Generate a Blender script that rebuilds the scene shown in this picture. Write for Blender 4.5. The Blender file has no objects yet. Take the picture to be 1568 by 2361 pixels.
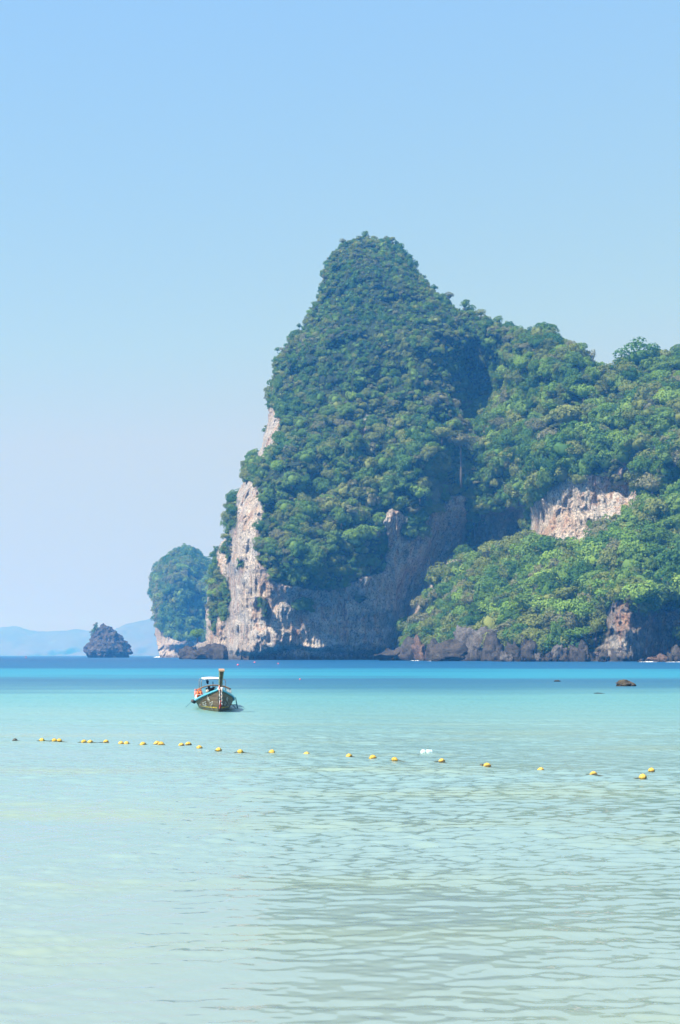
import bpy, bmesh, math, random
import numpy as np
from mathutils import Vector, Matrix

random.seed(11)
rng = np.random.default_rng(11)
R = math.radians
SC = bpy.context.scene
COL = SC.collection

# ------------------------------------------------------------------ camera
EYE = 2.7            # eye height above the water, metres
FOC = 3280.0         # focal length in units of a 1568 x 2361 picture
UC, VH = 784.0, 1511.0   # picture centre column, horizon row
cam_d = bpy.data.cameras.new('camera')
cam = bpy.data.objects.new('camera', cam_d)
COL.objects.link(cam)
cam_d.sensor_width = 36.0
cam_d.lens = 50.0
cam_d.shift_y = (VH - 2361 / 2) / 2361
cam_d.clip_start = 0.5
cam_d.clip_end = 40000
cam.location = (0, 0, EYE)
cam.rotation_euler = (R(90), 0, 0)
SC.camera = cam

# ------------------------------------------------------------------ sky and sun
SUN_EL = 47.0
SUN_DIR = Vector((-0.71, -0.70, 0)).normalized() * math.cos(R(SUN_EL)) + Vector((0, 0, math.sin(R(SUN_EL))))
SKY_TONE = ((0.65, 1.466, 3.0), (0.35, 2.38, 3.5), (-0.25, 6.50, 8.0))
world = bpy.data.worlds.new('World')
SC.world = world
world.use_nodes = True
wn, wl = world.node_tree.nodes, world.node_tree.links
wn.clear()
sky = wn.new('ShaderNodeTexSky')
sky.sky_type = 'NISHITA'
sky.sun_disc = False
sky.sun_elevation = R(SUN_EL)
sky.sun_rotation = math.atan2(SUN_DIR.x, SUN_DIR.y)
sky.altitude = 0
sky.air_density = 1.0
sky.dust_density = 0.9
sky.ozone_density = 1.5
bg = wn.new('ShaderNodeBackground')
bg.inputs['Strength'].default_value = 0.102
wo = wn.new('ShaderNodeOutputWorld')
# softer contrast between zenith and horizon, the same over the whole dome
sep = wn.new('ShaderNodeSeparateColor'); com = wn.new('ShaderNodeCombineColor')
wl.new(sky.outputs[0], sep.inputs[0])
for ch, (gam, k, top) in enumerate(SKY_TONE):
    lo = wn.new('ShaderNodeMath'); lo.operation = 'MAXIMUM'; lo.inputs[1].default_value = 0.6
    hi = wn.new('ShaderNodeMath'); hi.operation = 'MINIMUM'; hi.inputs[1].default_value = top
    pw = wn.new('ShaderNodeMath'); pw.operation = 'POWER'; pw.inputs[1].default_value = gam
    ml = wn.new('ShaderNodeMath'); ml.operation = 'MULTIPLY'; ml.inputs[1].default_value = k
    wl.new(sep.outputs[ch], lo.inputs[0]); wl.new(lo.outputs[0], hi.inputs[0]); wl.new(hi.outputs[0], pw.inputs[0]); wl.new(pw.outputs[0], ml.inputs[0]); wl.new(ml.outputs[0], com.inputs[ch])
wl.new(com.outputs[0], bg.inputs['Color'])
wl.new(bg.outputs[0], wo.inputs['Surface'])

sun_d = bpy.data.lights.new('sun', 'SUN')
sun_d.energy = 5.0
sun_d.angle = R(0.5)
sun_d.color = (1.0, 0.955, 0.88)
sun = bpy.data.objects.new('sun', sun_d)
COL.objects.link(sun)
sun.rotation_euler = (-SUN_DIR).to_track_quat('-Z', 'Y').to_euler()
sun.location = SUN_DIR * 500

SC.view_settings.view_transform = 'Standard'
SC.view_settings.look = 'None'
SC.view_settings.gamma = 1
SC.view_settings.exposure = 0.9
SC.view_settings.use_curve_mapping = False
SC.render.engine = 'CYCLES'
SC.cycles.use_denoising = True
SC.cycles.max_bounces = 6
SC.cycles.diffuse_bounces = 2
SC.cycles.glossy_bounces = 3
SC.cycles.transmission_bounces = 3
SC.cycles.volume_bounces = 1
SC.cycles.sample_clamp_indirect = 6
SC.cycles.caustics_reflective = False
SC.cycles.caustics_refractive = False

# ------------------------------------------------------------------ helpers
def at(u, v, Y):
    """World point seen at (u, v) of the 1568-wide picture, Y metres away."""
    return Vector(((u - UC) / FOC * Y, Y, EYE - (v - VH) / FOC * Y))

def sea_y(v):
    return EYE * FOC / (v - VH)

def tag(o, label=None, cat=None, group=None, kind=None):
    if label: o['label'] = label
    if cat: o['category'] = cat
    if group: o['group'] = group
    if kind: o['kind'] = kind
    return o

def link(name, me, mat=None, parent=None):
    o = bpy.data.objects.new(name, me)
    COL.objects.link(o)
    if mat is not None and me is not None:
        if not me.materials:
            me.materials.append(mat)
    if parent is not None:
        o.parent = parent
    return o

def empty(name, loc, rz=0):
    o = bpy.data.objects.new(name, None)
    o.empty_display_size = 0.3
    COL.objects.link(o)
    o.location = loc
    o.rotation_euler = (0, 0, rz)
    return o

def mesh_np(name, verts, quads=None, tris=None, smooth=True):
    me = bpy.data.meshes.new(name)
    verts = np.asarray(verts, dtype=np.float32).reshape(-1, 3)
    faces, starts, n = [], [], 0
    if quads is not None and len(quads):
        q = np.asarray(quads, dtype=np.int32)
        faces.append(q.ravel()); starts.append(np.arange(len(q)) * 4); n = len(q) * 4
    if tris is not None and len(tris):
        t = np.asarray(tris, dtype=np.int32)
        faces.append(t.ravel()); starts.append(n + np.arange(len(t)) * 3)
    me.vertices.add(len(verts)); me.vertices.foreach_set('co', verts.ravel())
    if faces:
        loops = np.concatenate(faces); st = np.concatenate(starts).astype(np.int32)
        me.loops.add(len(loops)); me.loops.foreach_set('vertex_index', loops)
        me.polygons.add(len(st)); me.polygons.foreach_set('loop_start', st)
        if smooth:
            me.polygons.foreach_set('use_smooth', np.ones(len(st), dtype=bool))
    me.update(calc_edges=True)
    me.validate()
    return me

def bm_mesh(name, bm, smooth=False):
    me = bpy.data.meshes.new(name)
    bmesh.ops.recalc_face_normals(bm, faces=bm.faces)
    bm.to_mesh(me); bm.free()
    if smooth:
        for p in me.polygons: p.use_smooth = True
    return me

def add_tube(bm, pts, rad, seg=8, cap=True):
    """Tube along points; rad a number or one per point."""
    pts = [Vector(p) for p in pts]
    rads = rad if isinstance(rad, (list, tuple)) else [rad] * len(pts)
    rings = []
    for i, p in enumerate(pts):
        a = pts[max(i - 1, 0)]; b = pts[min(i + 1, len(pts) - 1)]
        d = (b - a).normalized()
        up = Vector((0, 0, 1)) if abs(d.z) < 0.9 else Vector((1, 0, 0))
        s = d.cross(up).normalized(); t = s.cross(d)
        rings.append([bm.verts.new(p + (s * math.cos(2 * math.pi * k / seg) + t * math.sin(2 * math.pi * k / seg)) * rads[i]) for k in range(seg)])
    for i in range(len(rings) - 1):
        for k in range(seg):
            bm.faces.new((rings[i][k], rings[i][(k + 1) % seg], rings[i + 1][(k + 1) % seg], rings[i + 1][k]))
    if cap:
        bm.faces.new(list(reversed(rings[0]))); bm.faces.new(rings[-1])

def add_box(bm, c, s, rot=None):
    m = Matrix.Translation(c) @ (rot.to_4x4() if rot is not None else Matrix.Identity(4)) @ Matrix.Diagonal((s[0], s[1], s[2], 1))
    bmesh.ops.create_cube(bm, size=1, matrix=m)

# value noise
def _hash(ix, iy, iz, seed):
    h = (ix.astype(np.int64) * 374761393 + iy.astype(np.int64) * 668265263 + iz.astype(np.int64) * 2147483647 + seed * 1274126177) & 0xffffffff
    h = ((h ^ (h >> 13)) * 1274126177) & 0xffffffff
    h = ((h ^ (h >> 16)) * 2246822519) & 0xffffffff
    return ((h ^ (h >> 15)) & 0xffffff) / float(0xffffff)

def vnoise(x, y, z, seed=0):
    x, y, z = np.broadcast_arrays(np.asarray(x, float), np.asarray(y, float), np.asarray(z, float))
    x0, y0, z0 = np.floor(x), np.floor(y), np.floor(z)
    fx, fy, fz = x - x0, y - y0, z - z0
    fx = fx * fx * fx * (fx * (fx * 6 - 15) + 10); fy = fy * fy * fy * (fy * (fy * 6 - 15) + 10); fz = fz * fz * fz * (fz * (fz * 6 - 15) + 10)
    r = 0
    for dx in (0, 1):
        wx = fx if dx else 1 - fx
        for dy in (0, 1):
            wy = fy if dy else 1 - fy
            for dz in (0, 1):
                wz = fz if dz else 1 - fz
                r = r + wx * wy * wz * _hash(x0 + dx, y0 + dy, z0 + dz, seed)
    return r * 2 - 1

def fbm(x, y, z, oct=4, seed=0, gain=0.5):
    r, a, f = 0, 1.0, 1.0
    for i in range(oct):
        r = r + a * vnoise(x * f, y * f, z * f, seed + i * 17)
        a *= gain; f *= 2.03
    return r

def ridged(x, y, z, oct=4, seed=0, gain=0.55):
    r, a, f = 0, 1.0, 1.0
    for i in range(oct):
        r = r + a * (1 - 2 * np.abs(vnoise(x * f, y * f, z * f, seed + i * 17)))
        a *= gain; f *= 2.03
    return r

def sstep(a, b, x):
    t = np.clip((x - a) / (b - a), 0, 1)
    return t * t * (3 - 2 * t)

def in_poly(u, v, poly):
    inside = np.zeros(np.shape(u), bool)
    n = len(poly)
    for i in range(n):
        x1, y1 = poly[i]; x2, y2 = poly[(i + 1) % n]
        if y1 == y2: continue
        c = ((y1 > v) != (y2 > v)) & (u < (x2 - x1) * (v - y1) / (y2 - y1) + x1)
        inside ^= c
    return inside

def dist_line(u, v, pts, closed=False):
    d = np.full(np.shape(u), 1e9)
    n = len(pts)
    for i in range(n if closed else n - 1):
        x1, y1 = pts[i]; x2, y2 = pts[(i + 1) % n]
        dx, dy = x2 - x1, y2 - y1
        t = np.clip(((u - x1) * dx + (v - y1) * dy) / (dx * dx + dy * dy + 1e-9), 0, 1)
        d = np.minimum(d, np.hypot(u - x1 - t * dx, v - y1 - t * dy))
    return d

class TPS:
    """Thin plate spline through (u, v, value) points."""
    def __init__(self, pts, smooth=1e-3):
        p = np.asarray(pts, float)
        self.c = p[:, :2] / 300.0
        n = len(p)
        K = self._k(self.c[:, None, :] - self.c[None, :, :]) + smooth * np.eye(n)
        P = np.hstack([np.ones((n, 1)), self.c])
        A = np.block([[K, P], [P.T, np.zeros((3, 3))]])
        s = np.linalg.solve(A, np.concatenate([p[:, 2], np.zeros(3)]))
        self.w, self.a = s[:n], s[n:]
    @staticmethod
    def _k(d):
        r2 = (d ** 2).sum(-1)
        return 0.5 * r2 * np.log(r2 + 1e-9)
    def __call__(self, u, v):
        u = u / 300.0; v = v / 300.0
        r = self.a[0] + self.a[1] * u + self.a[2] * v
        for (cu, cv), w in zip(self.c, self.w):
            r2 = (u - cu) ** 2 + (v - cv) ** 2
            r = r + w * 0.5 * r2 * np.log(r2 + 1e-9)
        return r

# ------------------------------------------------------------------ materials
class NT:
    def __init__(self, name):
        self.m = bpy.data.materials.new(name); self.m.use_nodes = True
        self.n = self.m.node_tree.nodes; self.l = self.m.node_tree.links
        self.n.clear()
        self.out = self.n.new('ShaderNodeOutputMaterial')
    def __call__(self, t, **kw):
        nd = self.n.new('ShaderNode' + t)
        for k, val in kw.items():
            if k in ('ins',):
                for a, b in val.items(): self.put(nd.inputs[a], b)
            else:
                setattr(nd, k, val)
        return nd
    def put(self, sock, val):
        if isinstance(val, bpy.types.NodeSocket): self.l.new(val, sock)
        else: sock.default_value = val
    def math(self, op, a, b=0.0, c=None, clamp=False):
        nd = self.n.new('ShaderNodeMath'); nd.operation = op; nd.use_clamp = clamp
        self.put(nd.inputs[0], a); self.put(nd.inputs[1], b)
        if c is not None: self.put(nd.inputs[2], c)
        return nd.outputs[0]
    def mix(self, f, a, b, mode='MIX'):
        nd = self.n.new('ShaderNodeMix'); nd.data_type = 'RGBA'; nd.blend_type = mode
        self.put(nd.inputs[0], f); self.put(nd.inputs[6], a); self.put(nd.inputs[7], b)
        return nd.outputs[2]
    def ramp(self, f, stops, interp='LINEAR'):
        nd = self.n.new('ShaderNodeValToRGB'); nd.color_ramp.interpolation = interp
        e = nd.color_ramp.elements
        while len(e) < len(stops): e.new(0.5)
        for i, (p, c) in enumerate(stops):
            e[i].position = p
            e[i].color = (*c, 1) if not isinstance(c, (int, float)) else (c, c, c, 1)
        self.put(nd.inputs[0], f)
        return nd.outputs[0]
    def noise(self, vec, scale, detail=4, rough=0.55):
        nd = self.n.new('ShaderNodeTexNoise')
        self.put(nd.inputs['Vector'], vec); nd.inputs['Scale'].default_value = scale
        nd.inputs['Detail'].default_value = detail; nd.inputs['Roughness'].default_value = rough
        return nd.outputs[0]
    def mapping(self, vec, scale=(1, 1, 1), loc=(0, 0, 0)):
        nd = self.n.new('ShaderNodeMapping'); self.put(nd.inputs[0], vec)
        nd.inputs['Scale'].default_value = scale; nd.inputs['Location'].default_value = loc
        return nd.outputs[0]
    def bump(self, h, strength, dist):
        nd = self.n.new('ShaderNodeBump'); self.put(nd.inputs['Height'], h)
        nd.inputs['Strength'].default_value = strength; nd.inputs['Distance'].default_value = dist
        return nd.outputs[0]
    def principled(self, **kw):
        nd = self.n.new('ShaderNodeBsdfPrincipled')
        for k, val in kw.items(): self.put(nd.inputs[k.replace('_', ' ')], val)
        self.l.new(nd.outputs[0], self.out.inputs['Surface'])
        return nd

def c4(c): return (c[0], c[1], c[2], 1)

def rock_colour(t, P, pale):
    """Weathered limestone: grey body, cream where fresh, ochre stains and dark streaks running down."""
    streak = t.noise(t.mapping(P, (0.22, 0.22, 0.018)), 1.0, 5, 0.62)
    streak2 = t.noise(t.mapping(P, (0.6, 0.6, 0.04)), 1.0, 4, 0.6)
    blot = t.noise(P, 0.06, 5, 0.6)
    fine = t.noise(P, 0.9, 4, 0.65)
    base = t.ramp(streak, [(0.30, (0.10, 0.096, 0.092)), (0.41, (0.37, 0.35, 0.325)), (0.54, (0.54, 0.51, 0.465)), (0.62, (0.44, 0.31, 0.23)), (0.70, (0.26, 0.18, 0.14)), (0.78, (0.16, 0.14, 0.125))])
    cream = t.ramp(streak2, [(0.30, (0.13, 0.115, 0.10)), (0.43, (0.39, 0.335, 0.275)), (0.58, (0.62, 0.54, 0.455)), (0.75, (0.32, 0.255, 0.205))])
    c = t.mix(t.math('MAXIMUM', pale, 0.0), base, cream)
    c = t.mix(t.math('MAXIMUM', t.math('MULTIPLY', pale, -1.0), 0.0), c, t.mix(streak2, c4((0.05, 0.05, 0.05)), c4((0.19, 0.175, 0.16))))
    och = t.math('MULTIPLY', t.ramp(blot, [(0.50, 0.0), (0.64, 0.85)]), t.ramp(streak2, [(0.42, 0.2), (0.56, 1.0)]))
    c = t.mix(och, c, c4((0.37, 0.20, 0.115)))
    c = t.mix(t.ramp(fine, [(0.36, 0.8), (0.52, 0.0)]), c, c4((0.05, 0.049, 0.05)))
    ck = t.noise(t.mapping(P, (0.5, 0.5, 0.10)), 1.0, 3, 0.6)
    crack = t.ramp(t.math('ABSOLUTE', t.math('SUBTRACT', ck, 0.5)), [(0.0, 0.85), (0.022, 0.0)])
    c = t.mix(crack, c, c4((0.035, 0.033, 0.033)))
    return c, fine, streak2

def headland_material(name):
    t = NT(name)
    P = t('NewGeometry').outputs['Position']
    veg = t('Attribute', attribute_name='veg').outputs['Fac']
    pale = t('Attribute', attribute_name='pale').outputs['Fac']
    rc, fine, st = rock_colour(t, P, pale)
    gn = t.noise(P, 0.35, 5, 0.65)
    gc = t.ramp(gn, [(0.3, (0.015, 0.026, 0.012)), (0.55, (0.030, 0.050, 0.020)), (0.75, (0.05, 0.07, 0.03))])
    wet = t.math('SUBTRACT', 1.0, t.ramp(t.math('MULTIPLY', t('SeparateXYZ', ins={0: P}).outputs[2], 0.1), [(0.12, 0.0), (0.42, 1.0)]))
    rc = t.mix(t.math('MULTIPLY', wet, 0.75), rc, c4((0.05, 0.048, 0.045)))
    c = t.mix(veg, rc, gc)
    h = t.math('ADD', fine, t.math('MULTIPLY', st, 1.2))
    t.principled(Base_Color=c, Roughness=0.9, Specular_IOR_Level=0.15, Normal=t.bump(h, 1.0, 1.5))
    return t.m

def boulder_material(name, dark, lite, stain=(0.27, 0.16, 0.10), scale=1.0):
    t = NT(name)
    P = t('TexCoord').outputs['Object']
    W = t('NewGeometry').outputs['Position']
    n1 = t.noise(W, 0.35 * scale, 6, 0.65); n2 = t.noise(W, 1.4 * scale, 5, 0.65); n3 = t.noise(W, 0.12 * scale, 3, 0.5)
    c = t.ramp(n1, [(0.3, dark), (0.52, tuple((a + b) / 2 for a, b in zip(dark, lite))), (0.68, lite)])
    c = t.mix(t.ramp(n3, [(0.52, 0.0), (0.68, 0.55)]), c, c4(stain))
    c = t.mix(t.ramp(n2, [(0.33, 0.7), (0.5, 0.0)]), c, c4(tuple(x * 0.4 for x in dark)))
    z = t('SeparateXYZ', ins={0: W}).outputs[2]
    wet = t.ramp(t.math('MULTIPLY', z, 0.25 * scale), [(0.08, 0.85), (0.35, 0.0)])
    c = t.mix(wet, c, c4((0.028, 0.027, 0.026)))
    t.principled(Base_Color=c, Roughness=0.85, Specular_IOR_Level=0.2, Normal=t.bump(t.math('ADD', n1, n2), 0.8, 0.6 / scale))
    return t.m

def leaf_material(name, a, b, trans=0.25):
    """Leaves between two greens: per plant by random, per patch by noise."""
    t = NT(name)
    rnd = t('ObjectInfo').outputs['Random']
    P = t('TexCoord').outputs['Object']
    n = t.noise(P, 4.0, 3, 0.6)
    f = t.math('ADD', t.math('MULTIPLY', rnd, 0.75), t.math('MULTIPLY', n, 0.5), clamp=True)
    f = t.math('SUBTRACT', f, 0.12, clamp=True)
    c = t.mix(f, c4(a), c4(b))
    d = t('BsdfDiffuse', ins={'Color': c})
    tr = t('BsdfTranslucent', ins={'Color': t.mix(0.5, c, c4((b[0] * 1.2, b[1] * 1.5, b[2] * 0.6)))})
    mx = t('MixShader', ins={0: trans, 1: d.outputs[0], 2: tr.outputs[0]})
    t.l.new(mx.outputs[0], t.out.inputs['Surface'])
    return t.m

def plain(name, col, rough=0.6, metal=0.0, var=0.15, scale=6.0, spec=0.4):
    t = NT(name)
    P = t('TexCoord').outputs['Object']
    n = t.noise(P, scale, 5, 0.6)
    c = t.mix(t.ramp(n, [(0.35, 1.0), (0.65, 0.0)]), c4(col), c4(tuple(x * (1 - var * 2) for x in col)))
    t.principled(Base_Color=c, Roughness=rough, Metallic=metal, Specular_IOR_Level=spec)
    return t.m

M = {}
M['headland'] = headland_material('limestone_and_soil')
M['boulder'] = boulder_material('dark_shore_rock', (0.018, 0.017, 0.016), (0.092, 0.084, 0.074), stain=(0.085, 0.068, 0.05))
M['boulder_pale'] = boulder_material('grey_shore_rock', (0.045, 0.043, 0.042), (0.185, 0.175, 0.165), stain=(0.13, 0.10, 0.08))
M['boulder_red'] = boulder_material('reddish_shore_rock', (0.05, 0.036, 0.03), (0.19, 0.125, 0.09))
M['reef_rock'] = boulder_material('reef_rock', (0.018, 0.016, 0.014), (0.17, 0.145, 0.11), scale=6.0)
M['islet'] = boulder_material('islet_rock', (0.022, 0.022, 0.024), (0.105, 0.098, 0.095), stain=(0.09, 0.065, 0.055), scale=0.45)
M['bark'] = plain('brown_bark', (0.13, 0.11, 0.085), 0.9, var=0.25, scale=0.8)
LEAF = [
    leaf_material('leaf_mid_green', (0.062, 0.140, 0.030), (0.180, 0.280, 0.068)),
    leaf_material('leaf_deep_green', (0.038, 0.105, 0.030), (0.105, 0.205, 0.052)),
    leaf_material('leaf_olive', (0.115, 0.158, 0.042), (0.235, 0.268, 0.082)),
    leaf_material('leaf_bright_green', (0.125, 0.240, 0.042), (0.265, 0.385, 0.088)),
    leaf_material('leaf_grey_green', (0.140, 0.152, 0.080), (0.250, 0.250, 0.138)),
]

# ------------------------------------------------------------------ sea
def build_sea():
    ys = [6.5]
    while ys[-1] < 60: ys.append(ys[-1] * 1.0024)
    while ys[-1] < 320: ys.append(ys[-1] * 1.0065)
    while ys[-1] < 12500: ys.append(ys[-1] * 1.035)
    ys = np.array(ys)
    s = np.concatenate([-np.geomspace(5.0, 0.52, 10), np.linspace(-0.5, 0.5, 420), np.geomspace(0.52, 5.0, 10)])
    Yg, Sg = np.meshgrid(ys, s, indexing='ij')
    X = Yg * Sg
    Y = Yg.copy()
    Z = np.zeros_like(X)
    r2 = np.random.default_rng(5)
    n = 100
    lam = np.geomspace(0.12, 5.5, n)
    th = r2.normal(0, 0.55, n) + R(6)
    ph = r2.uniform(0, 2 * math.pi, n)
    slope = 0.046 * np.exp(-0.5 * (np.log(lam / 0.28) / 0.7) ** 2) + 0.0024
    # patches of calmer and of livelier water
    gust = np.clip(0.85 + 0.6 * fbm(X / 7, Y / 5, 0, 3, 71), 0.25, 1.6)
    swing = [fbm(X / w_, Y / w_, 0, 2, 900 + k_) for k_, w_ in enumerate((1.1, 2.2, 5.0, 12.0))]
    rows = np.gradient(ys)[:, None]
    for i in range(n):
        k = 2 * math.pi / lam[i]
        a = slope[i] / k
        w = sstep(2.0, 4.0, lam[i] / rows)
        kx, ky = math.sin(th[i]) * k, math.cos(th[i]) * k
        p = kx * X + ky * Y + ph[i] + 1.1 * swing[0 if lam[i] < 0.3 else 1 if lam[i] < 0.7 else 2 if lam[i] < 2 else 3]
        Z += w * a * np.sin(p) * (gust if lam[i] < 1.5 else 1.0)
    Z *= sstep(12400, 4000, Y)
    nr, nc = X.shape
    idx = np.arange(nr * nc).reshape(nr, nc)
    q = np.stack([idx[:-1, :-1], idx[:-1, 1:], idx[1:, 1:], idx[1:, :-1]], -1).reshape(-1, 4)
    me = mesh_np('sea', np.stack([X, Y, Z], -1).reshape(-1, 3), q)
    t = NT('sea_water')
    P = t('NewGeometry').outputs['Position']
    sp = t('SeparateXYZ', ins={0: P})
    # colour of the water over the bottom: sand, weed beds, deep channel; by distance offshore
    warp = t.noise(t.mapping(P, (0.006, 0.02, 0)), 1.0, 4, 0.6)
    warp2 = t.noise(t.mapping(P, (0.012, 0.045, 0)), 1.0, 5, 0.65)
    ly = t.math('LOGARITHM', t.math('MAXIMUM', sp.outputs[1], 1.0), 10.0)
    ly = t.math('ADD', ly, t.math('MULTIPLY', t.math('SUBTRACT', warp, 0.5), 0.30))
    ly = t.math('ADD', ly, t.math('MULTIPLY', t.math('SUBTRACT', warp2, 0.5), 0.26))
    f = t.math('MULTIPLY', t.math('SUBTRACT', ly, 0.9), 0.5)      # 8 m -> 0, 80 m -> .5, 800 m -> 1
    L = lambda y: (math.log10(y) - 0.9) * 0.5
    body = t.ramp(f, SEA_STOPS and [(L(y), c) for y, c in SEA_STOPS])
    sand = t.noise(t.mapping(P, (0.10, 0.28, 0)), 1.0, 3, 0.5)
    near = t.ramp(f, [(L(38), 1.0), (L(75), 0.0)])
    body = t.mix(t.math('MULTIPLY', t.ramp(sand, [(0.5, 0.0), (0.72, 0.55)]), near), body, c4((0.27, 0.32, 0.19)))
    b1 = t.noise(t.mapping(P, (2.0, 3.6, 0)), 1.0, 4, 0.6)
    b2 = t.noise(t.mapping(P, (0.16, 0.42, 0)), 1.0, 4, 0.6)
    far = t.ramp(f, [(L(24), 0.0), (L(95), 1.0)])
    h = t.math('ADD', t.math('MULTIPLY', b1, 0.35), t.math('MULTIPLY', b2, 1.0))
    h = t.math('MULTIPLY', h, far)
    bp = t.bump(h, 1.0, 0.42)
    rough = t.ramp(f, [(L(12), 0.0), (L(26), 0.04), (L(60), 0.32), (L(250), 0.45)])
    t.principled(Base_Color=body, Roughness=rough, IOR=1.333, Specular_IOR_Level=0.5, Normal=bp)
    o = link('sea', me, t.m)
    tag(o, kind='structure')
    return o
SEA_STOPS = [
    (10, (0.222, 0.285, 0.255)), (24, (0.20, 0.29, 0.27)), (44, (0.185, 0.30, 0.285)), (70, (0.15, 0.305, 0.295)),
    (95, (0.115, 0.295, 0.30)), (116, (0.04, 0.155, 0.225)), (160, (0.028, 0.125, 0.215)), (192, (0.03, 0.23, 0.32)),
    (242, (0.024, 0.21, 0.31)), (310, (0.009, 0.10, 0.215)), (560, (0.008, 0.085, 0.20)), (790, (0.007, 0.07, 0.18)),
]
build_sea()

# ------------------------------------------------------------------ land shapes
def relief(name, u0, u1, v0, v1, step, depth, inside, back, veg, pale, detail):
    """A closed hill: a front skin at depth(u, v), a back skin behind it, joined round the outline."""
    us = np.arange(u0, u1 + step, step); vs = np.arange(v0, v1 + step, step)
    U, V = np.meshgrid(us, vs)
    ins = inside(U, V)
    D = depth(U, V)
    vg = veg(U, V); pl = pale(U, V)
    X = (U - UC) / FOC * D; Z = EYE - (V - VH) / FOC * D
    D = detail(U, V, X, D, Z, vg)
    X = (U - UC) / FOC * D; Z = EYE - (V - VH) / FOC * D
    F = np.stack([X, D, Z], -1)
    Db = np.maximum(back(U, V), D + 2.0)
    B = np.stack([(U - UC) / FOC * Db, Db, EYE - (V - VH) / FOC * Db], -1)
    # keep cells whose four corners lie inside
    cell = ins[:-1, :-1] & ins[1:, :-1] & ins[:-1, 1:] & ins[1:, 1:]
    nr, nc = U.shape
    idx = np.arange(nr * nc).reshape(nr, nc)
    q = np.stack([idx[:-1, :-1], idx[1:, :-1], idx[1:, 1:], idx[:-1, 1:]], -1)
    qf = q[cell]
    qb = qf[:, ::-1] + nr * nc
    # rim: edges that belong to only one kept cell
    e = np.concatenate([qf[:, [0, 1]], qf[:, [1, 2]], qf[:, [2, 3]], qf[:, [3, 0]]])
    key = np.sort(e, 1); key = key[:, 0].astype(np.int64) * (nr * nc) + key[:, 1]
    _, inv, cnt = np.unique(key, return_inverse=True, return_counts=True)
    rim = e[cnt[inv] == 1]
    qr = np.stack([rim[:, 1], rim[:, 0], rim[:, 0] + nr * nc, rim[:, 1] + nr * nc], -1)
    allv = np.concatenate([F.reshape(-1, 3), B.reshape(-1, 3)])
    allq = np.concatenate([qf, qb, qr])
    used = np.unique(allq)
    remap = np.full(len(allv), -1); remap[used] = np.arange(len(used))
    me = mesh_np(name, allv[used], remap[allq])
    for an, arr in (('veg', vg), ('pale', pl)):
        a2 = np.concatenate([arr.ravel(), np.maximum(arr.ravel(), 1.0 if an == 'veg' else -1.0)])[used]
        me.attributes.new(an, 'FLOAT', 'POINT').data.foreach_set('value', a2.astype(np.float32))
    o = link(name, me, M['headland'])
    return o, dict(F=F, q=qf, veg=vg.ravel(), U=U.ravel(), V=V.ravel())

# outline of the big headland (picture rows and columns), slightly inside the tree tops
OUT_L = [(524, 1560), (524, 1500), (521, 1440), (523, 1330), (521, 1270), (520, 1205), (530, 1168), (543, 1134), (556, 1113), (565, 1084), (588, 1052), (600, 1033), (604, 1008),
         (613, 988), (616, 952), (620, 908), (631, 873), (636, 824), (652, 806), (675, 780), (704, 750), (711, 720), (729, 695), (742, 664), (744, 630), (759, 596), (779, 571), (803, 556), (828, 551)]
OUT_T = [(850, 546), (878, 551), (912, 559), (931, 582), (955, 607), (980, 647), (1005, 676), (1028, 688), (1056, 711), (1080, 714), (1110, 731), (1150, 750), (1185, 765), (1222, 770), (1255, 768),
         (1275, 778), (1298, 806), (1330, 806), (1352, 842), (1392, 864), (1424, 852), (1470, 834), (1520, 828), (1545, 834), (1580, 820), (1640, 800), (1720, 810), (1790, 850)]
OUTLINE = OUT_L + OUT_T + [(1800, 1560)]
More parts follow.
